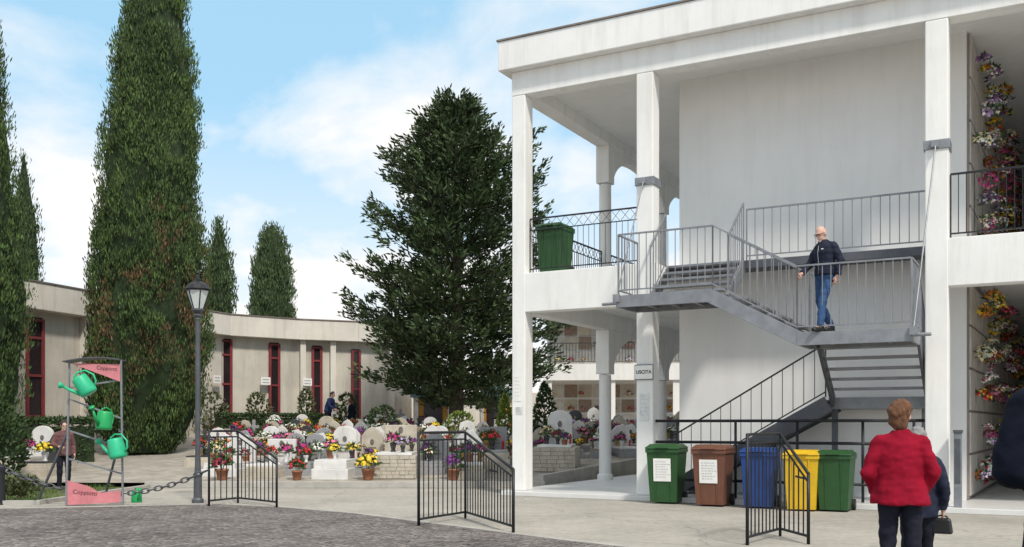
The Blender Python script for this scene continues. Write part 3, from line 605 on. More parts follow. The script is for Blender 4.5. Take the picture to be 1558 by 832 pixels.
# niche walls in the right hand corridor (slightly splayed)
NA=.0330
for fl,z0,word in ((0,.12,'lower'),(1,ZF+.02,'upper')):
    NL=W(8.635,1.66,0)
    NW=T('niche_wall','%s floor wall of stone burial niches in the right hand corridor'%word,'niche wall',NL,ANG-NA,'corridor niche walls')
    NR=Matrix.Rotation(ANG-NA,3,'Z')
    hgt=4.0 if fl else 4.1
    mb=MB(); mb.box(-.004,.03,0,15.2,z0,z0+hgt); mb.build('backing',M['reveal'],NW)
    nr=5; hh=.79
    for c in range(14):
        for r_ in range(nr):
            t0=.05+c*1.07; zz=z0+.06+r_*hh
            mb=MB(); mb.box(.035,.06,t0,t0+1.0,zz,zz+hh-.05); mb.build('niche_front',M['niche'],NW,fix=False)
            for q_,side in ((0,'near'),(1,'far')):
                if rf.random()<.98:
                    q=NL+NR@V((.15+rf.uniform(0,.26),t0+.2+.5*q_+rf.uniform(-.08,.14),0))
                    bouquet(V((q.x,q.y,zz+.14+rf.uniform(-.04,.46))),'at %s end of %s niche inward, %s row up, %s corridor'%(side,ORD[c],ORD[r_],word),'bouquets on the corridor niche walls',rf.uniform(.7,1.2),(rf.uniform(-.3,.3),rf.uniform(.1,.7),rf.uniform(0,6)))

# ------------------------------------------------------------ graves
rg=random.Random(5)
HS={}
def head_out(st):
    if st=='rounded':
        return [(-.34,0),(.34,0),(.34,.62)]+[(.34*math.cos(a*math.pi/12),.62+.26*math.sin(a*math.pi/12)) for a in range(1,12)]+[(-.34,.62)]
    if st=='square': return [(-.42,0),(.42,0),(.42,.66),(-.42,.66)]
    if st=='pointed': return [(-.32,0),(.32,0),(.32,.7),(.18,.86),(0,.95),(-.18,.86),(-.32,.7)]
    if st=='slanted': return [(-.38,0),(.38,0),(.38,.52),(.1,.86),(-.18,.8),(-.38,.62)]
    if st=='cross shaped': return [(-.18,0),(.18,0),(.18,.3),(.065,.33),(.065,.68),(.23,.68),(.23,.8),(.065,.8),(.065,1.02),(-.065,1.02),(-.065,.8),(-.23,.8),(-.23,.68),(-.065,.68),(-.065,.33),(-.18,.3)]
    if st=='wavy': return [(-.44,0),(.44,0),(.44,.5),(.3,.56),(.2,.72),(.0,.78),(-.2,.72),(-.3,.56),(-.44,.5)]
def shared(key,fn):
    if key not in HS: HS[key]=fn()
    return HS[key]
MN={'marble':'white marble','trav':'cream stone','granite':'grey granite','dark':'dark granite','brownst':'brown stone'}
def grave(loc,yaw,st,mm,label,high=.3,brick=False,sc=.86,bm='trav'):
    t=T('grave',label,'grave',loc,yaw,'graves on the terrace'); t.scale=(sc,sc,sc*1.12)
    bmx='trav' if brick else bm
    def base():
        mb=MB()
        if brick:
            r=random.Random(9); nz=int(high/.075)
            for k in range(nz):
                z=-.05+k*(high+.05)/nz
                x=-.55
                while x<.55:
                    x2=min(.55,x+r.uniform(.15,.3)); mb.box(x+.004,x2-.004,-1.0-r.uniform(0,.02),1.0,z+.004,z+(high+.05)/nz-.003); x=x2
            mb.box(-.54,.54,-.98,.99,-.05,high-.005)
        else:
            mb.box(-.5,.5,-1.,1.,-.12,high*.55); mb.box(-.45,.45,-.95,.98,high*.55,high)
        return mb.mesh('tomb_base',M[bmx],fix=True)
    put('tomb_base',shared(('b',bmx,high,brick),base),t,.012)
    def slab(): mb=MB(); mb.box(-.44,.44,-.92,.66,high,high+.06); return mb.mesh('slab',M['marble' if brick else mm],fix=True)
    put('slab',shared(('s',mm,high,brick),slab),t,.01)
    th=.13
    def hd(): mb=MB(); mb.prism(head_out(st),lambda a,b,s:(a,.74+th*s,high-.002+b)); return mb.mesh('headstone',M[mm],fix=True)
    put('headstone',shared(('h',st,mm,high),hd),t,.015)
    if st!='cross shaped':
        def ins():
            mb=MB(); r=random.Random(len(st)*7)
            for row in range(3):
                x=-.2+.05*row
                while x<.2-.05*row:
                    wd=r.uniform(.012,.03); mb.box(x,x+wd,.732,.739,high+.2+.085*row,high+.235+.085*row); x+=wd+.014
            return mb.mesh('inscription',M['letters'],fix=True)
        put('inscription',shared(('i',st,high),ins),t)
        def pho(): mb=MB(); mb.lathe([(.06,0),(.06,.012),(.05,.016)],16,(0,.741,0),M=Matrix.Rotation(math.radians(90),3,'X')); mb.v=[(x,y,z*1.3+high+.54) for x,y,z in mb.v]; return mb.mesh('portrait',M['photo'],fix=True)
        put('portrait',shared(('p',high),pho),t)
        if rg.random()<.6:
            def cr_(): mb=MB(); mb.box(-.012,.012,.728,.739,0,.2); mb.box(-.06,.06,.729,.739,.12,.145); return mb.mesh('cross',M['gold'],fix=True)
            put('cross',shared('c',cr_),t,loc=(-.24,0,high+.3))
    if rg.random()<.6:
        def lm(): mb=MB(); mb.lathe([(.035,0),(.04,.02),(.03,.04),(.035,.16),(.045,.18),(.01,.25)],10); return mb.mesh('votive_lamp',M['redlamp' if rg.random()<.6 else 'gold'],True)
        put('votive_lamp',shared(('l',rg.randrange(3)),lm),t,loc=(.3,.55,high+.06))
    return t
STY=['rounded','square','pointed','slanted','cross shaped','wavy']
ROWN=['front','second','third','fourth','fifth','sixth','rear']
rows=[]
front=[(352,25.3,'wavy','marble',.2,0),(415,25.0,'square','marble',.2,0),(466,25.4,'wavy','granite',.2,0),(515,24.7,'rounded','marble',.34,0),(558,25.4,'pointed','trav',.2,0),(605,24.8,'square','trav',.45,1),(656,25.6,'wavy','granite',.2,0),(712,24.6,'slanted','marble',.28,0),(750,26.2,'square','granite',.42,0)]
rows.append([((p-CX)*y/F,y,a,b,c,d) for p,y,a,b,c,d in front])
for ri,(y,x0,x1,st) in enumerate(((27.1,-8.6,2.2,.74),(29.0,-8.9,3.5,.76),(31.0,-9.2,4.6,.80),(33.2,-9.2,5.6,.84),(35.4,-8.6,6.6,.86),(37.6,-8.0,7.6,.9))):
    row=[]; x=x0
    while x<x1 and len(row)<19:
        yy=y+rg.uniform(-.35,.35); xx=x+rg.uniform(-.06,.06)
        ok = not (abs(xx+1.9)<1.0 and abs(yy-36)<1.9) and xx<Xb(yy)-.6 and not (abs(xx+.55)<.6 and ri==0) and not (ri==0 and abs(xx-1.2)<1.)
        if ok: row.append((xx,yy,rg.choices(STY,[4.5,5,4,4,2.4,4.5])[0],rg.choices(['marble','trav','granite','dark','brownst'],[8,3,4,.7,.7])[0],rg.choice([.12,.18,.26]),0))
        x+=st+rg.uniform(0,.12)
    if ri==0: row.append(((848-CX)*26.2/F,26.2,'rounded','marble',.5,1))
    row.sort(); rows.append(row)
for ri,row in enumerate(rows):
    for gi,(x,y,st,mm,hi,br) in enumerate(row):
        z=zg(y); yaw=rg.uniform(-.14,.14); sc=1. if br else (.90 if ri==0 else rg.uniform(.62,.80))
        grave((x,y,z),yaw,st,mm,'%s %s gravestone, %s from the left in the %s row of graves'%(MN[mm],st,ORD[gi],ROWN[ri]),hi,bool(br),sc,rg.choice(['trav','granite','marble','trav','granite']))
        spots=[('headstone',(rg.uniform(-.3,-.15),.5)),('middle',(rg.uniform(-.1,.25),-.1)),('foot',(rg.uniform(-.25,.25),-.68)),('right edge',(.33,.25))]
        k=rg.choice([2,3,3,4]) if ri<4 else rg.choice([2,2,3])
        for place,(fx,fy) in rg.sample(spots,k):
            cn=rg.choices(COLS,WT)[0]
            potted((x+fx*sc,y+fy*sc,z+(hi+.055)*sc*1.12),cn,'%s flowers at the %s of the %s grave from left, %s row'%(cn,place,ORD[gi],ROWN[ri]),'flowers on the terrace graves',rg.uniform(.75,1.3),rg.choice(list(POT)))
for x,y,st,mm,wd in ((-12.7,26.0,'rounded','marble','beside the hedge left of the tall cypress'),(-11.75,24.9,'wavy','dark','low beside the watering can rack, near the hedge'),(-13.9,27.0,'cross shaped','granite','at the left edge near the hedge')):
    grave((x,y,zg(y)),rg.uniform(-.1,.1),st,mm,'%s %s gravestone %s'%(MN[mm],st,wd),.3)
    cn=rg.choices(COLS,WT)[0]; potted((x+.1,y-.3,zg(y)+.32),cn,'%s flowers on the %s grave left of the tall cypress'%(cn,MN[mm]),'flowers on the terrace graves',1.2)
for px,py,cn,sc,lb in ((452,722,'red',1.25,'red flowers in a pot at the path edge between two white tombs'),(560,706,'yellow',1.5,'yellow flowers in a pot beside the cream stone tomb'),(338,728,'crimson',1.5,'dark crimson flowers behind the leftmost bent railing'),(690,700,'purple',1.5,'purple flowers in a terracotta pot behind the middle bent railing')):
    p=at(px,py,23.7); potted((p.x,p.y,zg(23.7)),cn,lb,None,sc,'terracotta pot')

# ------------------------------------------------------------ long concrete building on the left
LB=T('columbarium_building','long curved grey concrete building with narrow red framed windows behind the graves','building')
poly=[V((-18.6,23,0)),V((-15.3,31,0)),V((-14.0,35,0)),V((-11.8,40.4,0)),V((-9.3,42.4,0)),V((-6.9,43.4,0)),V((-4.6,45.2,0))]
def wallhit(px):
    k=(px-CX)/F
    for a,b in zip(poly,poly[1:]):
        d=b-a; den=d.x-k*d.y
        u=(k*a.y-a.x)/den
        if -.001<=u<=1.001:
            dn=d.normalized(); return a+d*u,dn,V((dn.y,-dn.x,0))
WPX=(52,343,417,482,541)
for i,(a,b) in enumerate(zip(poly,poly[1:])):
    d=(b-a).normalized(); n=V((d.y,-d.x,0)); L=(b-a).length
    def fr(x,y,z,a=a,d=d,n=n): return a+d*x+n*y+V((0,0,z))
    def fbox(mb,x0,x1,y0,y1,z0,z1):
        mb.add([fr(x0,y0,z0),fr(x1,y0,z0),fr(x1,y1,z0),fr(x0,y1,z0),fr(x0,y0,z1),fr(x1,y0,z1),fr(x1,y1,z1),fr(x0,y1,z1)],[(3,2,1,0),(4,5,6,7),(0,1,5,4),(1,2,6,5),(2,3,7,6),(3,0,4,7)])
    mb=MB(); fbox(mb,0,L,-.4,0,0,5.1); mb.build('wall',M['concrete'],LB)
    mb=MB(); fbox(mb,-.05,L+.05,-6,.42,5.1,5.95); mb.build('roof_band',M['concl'],LB,bevel=.02)
    mb=MB(); fbox(mb,-.06,L+.06,-6.02,.45,5.95,6.0); mb.build('roof_edge',M['flash'],LB)
    k=max(2,int(L/1.6))
    for j in range(k):
        x=L*(j+.12)/k; c=a+d*(x+.14)
        cpx=CX+F*c.x/c.y
        if min(abs(cpx-q) for q in WPX)<14: continue
        mb=MB(); fbox(mb,x,x+.24,.002,.24,0,5.098); mb.build('pilaster',M['concl'],LB,bevel=.01)
for px,ww,zt,gz in ((52,.34,4.9,.4),(343,.24,5.0,.5),(417,.22,4.95,.5),(482,.2,4.9,.5),(541,.19,4.8,.4)):
    p,d,n=wallhit(px)
    def wb(mb,x0,x1,y0,y1,z0,z1,p=p,d=d,n=n):
        q=lambda x,y,z:p+d*x+n*y+V((0,0,z))
        mb.add([q(x0,y0,z0),q(x1,y0,z0),q(x1,y1,z0),q(x0,y1,z0),q(x0,y0,z1),q(x1,y0,z1),q(x1,y1,z1),q(x0,y1,z1)],[(3,2,1,0),(4,5,6,7),(0,1,5,4),(1,2,6,5),(2,3,7,6),(3,0,4,7)])
    mb=MB(); wb(mb,-ww,ww,.003,.02,gz,zt); g=mb.build('window',M['glass'],LB)
    mb=MB(); wb(mb,-ww-.04,-ww+.07,.022,.07,gz,zt-.05); wb(mb,ww-.07,ww+.04,.022,.07,gz,zt-.05)
    for z in (gz,gz+1.3,gz+2.6,zt-.7,zt-.13): wb(mb,-ww+.072,ww-.072,.022,.06,z,z+.08)
    mb.build('window_frame',M['red'],g)
for px,wd in ((322,.45),(400,.42),(466,.38)):
    p,d,n=wallhit(px); q=p+n*.27+V((0,0,3.3)); mb=MB(); mb.bar(q-d*wd*.5,q+d*wd*.5,.03,.32); pq=mb.build('wall_plaque',M['paper'],LB)
    mb=MB()
    for k in range(2): mb.bar(q-d*wd*.35+n*.017+V((0,0,.06-.12*k)),q+d*wd*.35+n*.017+V((0,0,.06-.12*k)),.006,.04)
    mb.build('lettering',M['greyink'],pq)
mb=MB(); mb.box(-30,40,60,60.4,0,3.4); o=mb.build('boundary_wall',M['concrete']); tag(o,'plain grey perimeter wall closing the cemetery behind the chapels','wall')

for x0,x1,y,lb in ((-4.25,-2.55,42.5,'small ochre chapel with curved blue grey roof, left of the fir trunk'),(-1.4,.0,42.8,'small ochre chapel with curved blue grey roof, right of the fir trunk')):
    t=T('chapel',lb,'chapel',((x0+x1)/2,y,.9),0,'small chapels'); hw=(x1-x0)/2
    mb=MB(); mb.box(-hw,hw,0,2.2,0,1.75); mb.build('wall',M['ochre'],t)
    out=[(hw*1.15*math.cos(a*math.pi/14),1.75+.5*math.sin(a*math.pi/14)) for a in range(15)]
    mb=MB(); mb.prism(out,lambda a,b,s:(a,-.25+2.6*s,b)); mb.build('roof',M['teal'],t)
    mb=MB(); mb.box(-.4,.4,-.03,-.002,0,1.6); mb.build('door',M['glass'],t)
    mb=MB(); mb.box(-hw*.95,-hw*.75,-.08,-.002,0,1.74); mb.build('door_jamb',M['marble'],t)
    mb=MB(); mb.box(hw*.75,hw*.95,-.08,-.002,0,1.74); mb.build('door_jamb',M['marble'],t)

NB=T('niche_building','distant white two storey niche building seen through the ground floor arches','building',(1.6,46,.4),-.1)
mb=MB(); mb.box(0,9,.6,5,0,6.3); mb.build('wall',M['wall'],NB)
mb=MB(); mb.box(-.1,9.1,-.9,5,3.1,3.85); mb.build('floor_slab',M['white'],NB); mb=MB(); mb.box(-.1,9.1,-.9,5,5.9,6.7); mb.build('roof_slab',M['white'],NB)
for k in range(4):
    mb=MB(); mb.box(k*2.9,k*2.9+.3,-.8,-.5,0,3.1); mb.build('pillar',M['white'],NB)
mb=MB(); railing(mb,(0,-.8,3.85),(9,-.8,3.85),.95,.14,.012,.02); mb.build('railing',M['iron'],NB)
Rz=Matrix.Rotation(-.1,3,'Z')
for c in range(13):
    for r_ in range(7):
        z=.25+r_*.7 if r_<4 else 3.95+(r_-4)*.66
        mb=MB(); mb.box(.15+c*.67,.15+c*.67+.6,.55,.59,z,z+.6); mb.build('niche_front',[M['niche'],M['trav'],M['brownst']][(c*5+r_*3+c*r_)%3],NB,fix=False)
        if rf.random()<.8 and c<12:
            q=Rz@V((.25+c*.67+rf.uniform(0,.3),.42,z+.12))
            bouquet(V((1.6,46,.4))+q,'on the distant niche building, %s niche from left, %s row up'%(ORD[c],ORD[r_]),'bouquets on the distant niche building',rf.uniform(.7,1.15),(0,0,rf.uniform(0,6)))

# ------------------------------------------------------------ trees
def interp(prof,x):
    for (a,ra),(b,rb) in zip(prof,prof[1:]):
        if x<=b: return ra+(rb-ra)*(x-a)/(b-a)
    return prof[-1][1]
def cypress(label,loc,h,prof,n,seed,ls=.3,m='cyp',brown=False,group='cypress trees',z0=.0,lean=0.):
    r=random.Random(seed); t=T('cypress_tree',label,'tree',loc,0,group)
    mb=MB(); mb.path([(0,0,-.1),(.03,.02,h*.3),(lean*.8,0,h*.85)],[.28*h/16+.05,.2*h/16+.04,.04],8); mb.build('trunk',M['bark'],t)
    mb=MB(); nz=70; nt_=40; sd=V((seed*3.7,seed*1.3,0))
    def rad(zf,th):
        z=zf*h; l=noise.noise(V((math.cos(th)*1.3,math.sin(th)*1.3,z*.2))+sd)*.2+noise.noise(V((math.cos(th)*3.8,math.sin(th)*3.8,z*.5))+sd)*.28+noise.noise(V((math.cos(th)*7,math.sin(th)*7,z*1.1))+sd)*.13
        return max(.02,interp(prof,zf)*(1+l))
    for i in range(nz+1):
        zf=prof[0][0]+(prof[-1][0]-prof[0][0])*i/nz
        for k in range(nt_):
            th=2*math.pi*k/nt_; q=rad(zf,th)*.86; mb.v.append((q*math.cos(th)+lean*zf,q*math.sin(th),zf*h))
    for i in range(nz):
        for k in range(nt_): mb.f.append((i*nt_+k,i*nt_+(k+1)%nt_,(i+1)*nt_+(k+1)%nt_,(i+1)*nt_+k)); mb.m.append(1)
    rmax=max(b for a,b in prof); c=0
    while c<n:
        zf=r.uniform(prof[0][0],prof[-1][0])
        if r.random()>interp(prof,zf)/rmax+.12: continue
        c+=1
        th=r.uniform(0,6.2832)
        if math.sin(th)>.55 and r.random()<.75: continue
        z=zf*h; q=rad(zf,th)*(.83+.19*math.sqrt(r.random()))
        p=V((q*math.cos(th)+lean*zf,q*math.sin(th),z))
        if noise.noise(p*1.5+sd)<-.34: continue
        o=V((math.cos(th),math.sin(th),0)); bm_=0
        if brown:
            bz=noise.noise(p*.6+sd)+.5*noise.noise(p*1.7+sd)
            g_=math.exp(-((z-4.6)/2.0)**2)
            if bz>.42-.42*g_ and r.random()<.7*g_: bm_=2
        S=ls*r.uniform(.6,1.4)
        for k in range(9):
            d=(o*r.uniform(-.1,.38)+V((r.uniform(-.3,.3),r.uniform(-.3,.3),1.))).normalized()
            mb.leaf(p+V((r.uniform(-1,1),r.uniform(-1,1),r.uniform(-.9,.9)))*S*.75,d,S*r.uniform(.5,1.05),S*.10,r,bm_)
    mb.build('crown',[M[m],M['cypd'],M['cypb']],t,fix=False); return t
PB=[(.005,.75),(.04,1.2),(.10,1.52),(.20,1.72),(.34,1.64),(.48,1.40),(.62,1.18),(.74,.96),(.84,.72),(.92,.45),(1,.03)]
cypress('tall dense cypress with browned patches on its lower half, behind the lamp post',(-11.2,30,.55),17.0,PB,13500,1,.155,brown=True,lean=.5)
cypress('very tall cypress cut by the left edge of the photo',(-14.45,26,.3),17.0,[(.02,.5),(.07,1.2),(.2,1.45),(.4,1.3),(.6,1.02),(.8,.68),(.93,.34),(1,.03)],7000,2,.15)
cypress('narrow cypress just right of the edge cypress, behind the concrete building',(-20.3,41,.3),12.4,[(.02,.4),(.2,.7),(.5,.65),(.8,.4),(1,.03)],1700,3,.22,m='cypf')
cypress('slim cypress showing to the right of the browned cypress',(-12.5,42,.3),9.9,[(.02,.5),(.2,.75),(.5,.7),(.8,.45),(1,.03)],2000,4,.22,m='cypf')
cypress('lone distant cypress with split top above the concrete building roof',(-14.1,58,.3),12.9,[(.02,.6),(.3,1.2),(.55,1.22),(.8,1.0),(.93,.62),(1,.08)],3200,6,.27,m='cypf')

def fir(label,loc,h,prof,seed):
    r=random.Random(seed); t=T('fir_tree',label,'tree',loc)
    mb=MB(); mb.path([(0,0,-.1),(0,0,.15),(.03,0,h*.3),(0,.02,h*.7),(0,0,h*.98)],[.4,.3,.23,.11,.015],10); tr=mb.build('trunk',M['bark'],t,smooth=True)
    br=MB(); mb=MB(); z=h*.10; az=0
    while z<h*.985:
        L0=interp(prof,z/h)
        for k in range(4):
            az+=2.399+r.uniform(-.5,.5); L=L0*r.uniform(.70,1.1)*(1+.28*noise.noise(V((math.cos(az)*1.6,math.sin(az)*1.6,z*.55))))
            up=r.uniform(.12,.55) if z<h*.5 else r.uniform(.45,1.1)
            o=V((math.cos(az),math.sin(az),0)); sdv=V((-o.y,o.x,0)); pts_=[]
            for q in range(6):
                f=q/5; pts_.append(V((0,0,z))+o*L*f+V((0,0,L*(up*f-.36*f*f+.26*f**4)))+sdv*L*.06*math.sin(f*3+az))
            br.path(pts_,[max(.010,.045*L/4*(1-q/5.5)) for q in range(6)],4)
            nc=int(8+L*7.8)
            for q in range(nc):
                f=.12+.90*(q+r.random())/nc; i=min(4,int(f*5)); p=pts_[i].lerp(pts_[i+1],f*5-i)
                wdt=(.64*L*(1-min(f,1))**.8+.22)*.5
                s_=r.uniform(-1,1); p=p+sdv*s_*wdt+V((0,0,-abs(s_)*wdt*.12+r.uniform(-.16,.22)))
                dd=(o*(.7)+sdv*s_*.7+V((0,0,r.uniform(-.05,.8)))).normalized()
                for kk in range(10):
                    d=(dd+V((r.uniform(-.6,.6),r.uniform(-.6,.6),r.uniform(-.35,.6)))).normalized()
                    mb.leaf(p+V((r.uniform(-1,1),r.uniform(-1,1),r.uniform(-.8,.8)))*.14+dd*r.uniform(0,.2),d,r.uniform(.14,.3),.038,r)
        z+=h*.0122+r.uniform(0,.055)
    br.build('branches',M['bark'],t,fix=False); mb.build('crown',M['fir'],t,fix=False)
fir('large broad dark green fir with irregular pointed branches standing among the graves',((694-CX)*36/F,36,.95),12.2,[(0,2.8),(.10,3.2),(.2,3.9),(.35,4.1),(.46,3.85),(.56,3.35),(.66,2.85),(.75,2.3),(.84,1.7),(.92,1.05),(1,.25)],17)

def shrub(label,loc,rx,ry,h,n,m,seed,cat='shrub',shape='cone',name='shrub',ls=.12,group=None):
    r=random.Random(seed); t=T(name,label,cat,loc,0,group); mb=MB()
    for i in range(n):
        f=r.random(); a=r.uniform(0,6.283)
        if shape=='cone': q=(1-f)**.8*(.6+.45*math.sqrt(r.random()))
        else: q=math.sqrt(max(0,1-(2*f-1)**2))*(.6+.45*math.sqrt(r.random()))
        q*=1+.3*noise.noise(V((math.cos(a)*2,math.sin(a)*2,f*4+seed)))
        p=V((math.cos(a)*rx*q,math.sin(a)*ry*q,.08+f*h))
        for k in range(4):
            d=(V((math.cos(a)*.7,math.sin(a)*.7,.7))+V((r.uniform(-.7,.7),r.uniform(-.7,.7),r.uniform(-.5,.6)))).normalized()
            mb.leaf(p,d,ls*r.uniform(.7,1.4),ls*.22,r)
    mb.build('foliage',M[m],t,fix=False)
    mb=MB(); mb.path([(0,0,-.05),(0,0,h*.7)],[.05,.015],6); mb.build('stem',M['bark'],t)
def hedge(label,a,b,w,h,n,seed,z0):
    r=random.Random(seed); mb=MB(); a=V(a);b=V(b); d=(b-a).normalized(); nn=V((d.y,-d.x,0)); L=(b-a).length
    for i in range(n):
        x=r.uniform(0,L); y=r.uniform(-w,w); z=r.uniform(.05,h)
        if r.random()<.7:
            k=r.randrange(3)
            if k==0: y=w*r.choice([-1,1])*r.uniform(.85,1.05)
            else: z=h*r.uniform(.92,1.06)
        p=a+d*x+nn*y+V((0,0,z0+z))
        for k in range(3):
            v=V((r.uniform(-1,1),r.uniform(-1,1),r.uniform(-.3,1))).normalized(); mb.leaf(p,v,r.uniform(.06,.12),.025,r)
    t=T('hedge',label,'hedge'); mb.build('leaves',M['hedge'],t,fix=False)
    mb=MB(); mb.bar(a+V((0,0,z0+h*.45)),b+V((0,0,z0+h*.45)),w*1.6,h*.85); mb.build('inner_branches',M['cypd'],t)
hedge('clipped dark hedge at the left edge behind the grass',(-16,24.6,0),(-11.9,27.9,0),.35,1.35,3600,5,.25)
hedge('low clipped hedge in front of the concrete building right of the big cypress',(-11.2,37.6,0),(-7.5,40.8,0),.4,.8,3000,6,1.05)
shrub('dense dark shrub at the far left edge beside the cypress trunk',(-12.0,22.6,0),.75,.75,1.9,900,'hedge',31,shape='round')
shrub('low grey green plant on the grass by the kerb',(-9.6,19.2,.02),.33,.33,.35,200,'olive',32,shape='round',cat='plant',name='low_plant')
for px,py,Y,rx,h,m,lb in ((321,600,38.6,.5,1.5,'olive','small round olive green bush beside the big cypress, by the wall'),(393,600,40,.45,1.5,'olive','small olive green bush against the wall between red windows'),(466,598,41,.28,1.7,'olive','thin sparse sapling against the concrete wall'),(527,600,41,.4,1.5,'hedge','small clipped tree with dark leaves at the end of the concrete wall')):
    shrub(lb,((px-CX)*Y/F,Y,zg(Y)),rx,rx,h,220,m,px,shape='round',group='bushes by the concrete wall',ls=.15)
shrub('yellow green conical shrub right of the fir among the graves',((769-CX)*31.2/F,31.2,zg(31.2)),.36,.36,1.6,420,'hedgel',41)
shrub('dark green conical shrub behind the white pillar',((829-CX)*30.4/F,30.4,zg(30.4)),.6,.6,2.0,620,'hedge',42)
shrub('leafy green bush in front of the chapels by the fir',((700-CX)*32.4/F,32.4,zg(32.4)),.45,.45,1.0,260,'hedgel',43,shape='round')
shrub('green bush among graves left of the fir',((583-CX)*32.3/F,32.3,zg(32.3)),.45,.45,1.2,260,'hedge',44,shape='round')

# ------------------------------------------------------------ bent railings
def bent(label,pl_,pm,pr):
    t=T('bent_railing',label,'railing',pl_,0,'bent iron railings by the path'); o=V(pl_); a=V(pm)-o; b=V(pr)-o; up=V((0,0,1))
    h0=1.37; h1=.88; lo=.10
    def prof(f):
        if f<=1: return a*f,h0
        g=f-1; return a.lerp(b,g),h0+(h1-h0)*g
    top=[];bot=[]
    fs=[0,.25,.6,.85,1,1.12,1.3,1.6,1.85,2]
    for f in fs: q,hh=prof(f); top.append(q+up*hh); bot.append(q+up*lo)
    mb=MB(); mb.path([bot[0]-up*lo]+[bot[0]+up*.6]+top,.022,8); mb.path(top[-1:]+[bot[-1]-up*lo],.022,8); mb.build('outer_frame',M['iron'],t,smooth=True)
    mb=MB(); mb.path(bot,.018,8); mb.build('bottom_rail',M['iron'],t,smooth=True)
    mb=MB(); mb.path([q-up*.11 for q in top],.014,8); mb.build('upper_rail',M['iron'],t,smooth=True)
    q,hh=prof(1); mb=MB(); mb.path([q,q+up*hh],.02,8); mb.build('post',M['iron'],t,smooth=True)
    n0=max(4,int(a.length/.13)); n1=max(4,int((b-a).length/.13))
    for i in range(1,n0): q,hh=prof(i/n0); mb=MB(); mb.path([q+up*lo,q+up*(hh-.11)],.010,6); mb.build('bar',M['iron'],t)
    for i in range(1,n1): q,hh=prof(1+i/n1); mb=MB(); mb.path([q+up*lo,q+up*(hh-.11)],.010,6); mb.build('bar',M['iron'],t)
    q,hh=prof(1.5); mb=MB(); mb.path([q+up*(hh-.3)+V((.02,0,0)),q+up*(hh-.33)+V((.14,-.06,0))],.014,6); mb.build('latch',M['iron'],t)
def g2(px,Y): return V(((px-CX)*Y/F,Y,0))
bent('bent dark iron railing beside the lamp post, sloping down to the right',g2(318,18.0),g2(362,18.7),g2(421,17.7))
bent('bent dark iron railing in the middle of the path, left of the white pillar',g2(637,14.5),g2(708,15.7),g2(781,13.5))
bent('bent dark iron railing in front of the blue wheelie bin',g2(1137,12.2),g2(1187,13.2),g2(1230,12.3))

# ------------------------------------------------------------ lamp, chain, bollard
p=G(301,765); LP=T('street_lamp','old fashioned grey iron lamp post with glass lantern beside the big cypress','street lamp',p)
mb=MB(); mb.lathe([(.11,0),(.11,.06),(.08,.1),(.075,.5),(.09,.54),(.06,.6),(.05,.9),(.045,3.45),(.055,3.5),(.04,3.55)],14); mb.build('post',M['steeld'],LP)
mb=MB(); mb.lathe([(.03,3.5),(.09,3.56),(.05,3.6),(.12,3.66),(.12,3.69)],12); mb.build('collar',M['steeld'],LP)
mb=MB(); mb.lathe([(.10,3.69),(.215,4.03)],6); gl=mb.build('lantern_glass',M['lampglass'],LP)
mb=MB()
for k in range(6):
    a=k*math.pi/3; mb.path([(.105*math.cos(a),.105*math.sin(a),3.69),(.22*math.cos(a),.22*math.sin(a),4.04)],.012,5)
mb.lathe([(.235,4.03),(.235,4.06)],6); mb.build('lantern_frame',M['iron'],LP)
mb=MB(); mb.lathe([(.25,4.06),(.19,4.14),(.1,4.2),(.06,4.22),(.06,4.26),(.03,4.28),(.02,4.34),(.035,4.37),(.01,4.42)],12); mb.build('lantern_cap',M['iron'],LP)
pa=V(((3-CX)*18.3/F,18.3,0)); pb=g2(318,18.0)
mb=MB(); mb.lathe([(.07,0),(.06,.05),(.05,.6),(.065,.64),(.065,.7),(.02,.76)],12); o=mb.build('bollard',M['iron']); o.location=pa; tag(o,'short dark iron bollard at the left edge holding the chain','bollard')
mb=MB(); n=30; A_=pa+V((.06,0,.66)); B_=pb+V((-.02,0,.66))
def ch(f): return A_.lerp(B_,f)+V((0,.12*math.sin(f*math.pi),-.46*(1-(2*f-1)**2)))
for i in range(n):
    a=ch(i/n); b=ch((i+1)/n); d=(b-a); L=d.length*.68; d.normalize(); c=(a+b)/2
    sv=d.cross(V((0,0,1))).normalized(); uv=sv.cross(d); e=sv if i%2 else uv
    lp=[]
    for k in range(13):
        q=2*math.pi*k/12; lp.append(c+d*L*math.cos(q)*.98+e*.042*math.sin(q))
    mb.path(lp,.0135,6,caps=False)
o=mb.build('chain',M['steeld'],smooth=True); tag(o,'heavy iron chain sagging from the bollard to the bent railing by the lamp','chain')

# ------------------------------------------------------------ watering can rack
p=G(145,769); RK=T('watering_can_rack','tall grey metal rack with faded red triangular signs holding green watering cans','rack',p,.12)
hw=.47; HT=2.68
for x in (-hw,hw):
    mb=MB(); mb.bar((x*1.06,-.04,0),(x*.97,0,HT),.03,.045); mb.build('post',M['steel'],RK,bevel=.003)
mb=MB(); mb.bar((-hw,.05,1.42),(-hw-.72,.5,.02),.035,.035); mb.build('strut',M['steeld'],RK)
mb=MB(); mb.bar((hw,.05,1.42),(-.1,.9,.02),.035,.035); mb.build('strut',M['steeld'],RK)
for z,sl_ in ((.72,.14),(1.22,.16),(1.78,.18),(2.24,-.08)):
    mb=MB(); mb.bar((-hw,.02,z+sl_),(hw,.02,z-sl_),.02,.03); mb.build('rail',M['steel'],RK)
for z,x in ((2.36,-.14),(1.80,.2),(1.36,.46)):
    mb=MB(); mb.path([(x,.0,z),(x,-.14,z),(x,-.16,z+.05)],.009,6); mb.build('hook',M['steel'],RK)
ot=[(-hw-.07+1.0*q/10,HT-.03+.08*math.sin(q/10*math.pi*.8)) for q in range(11)]
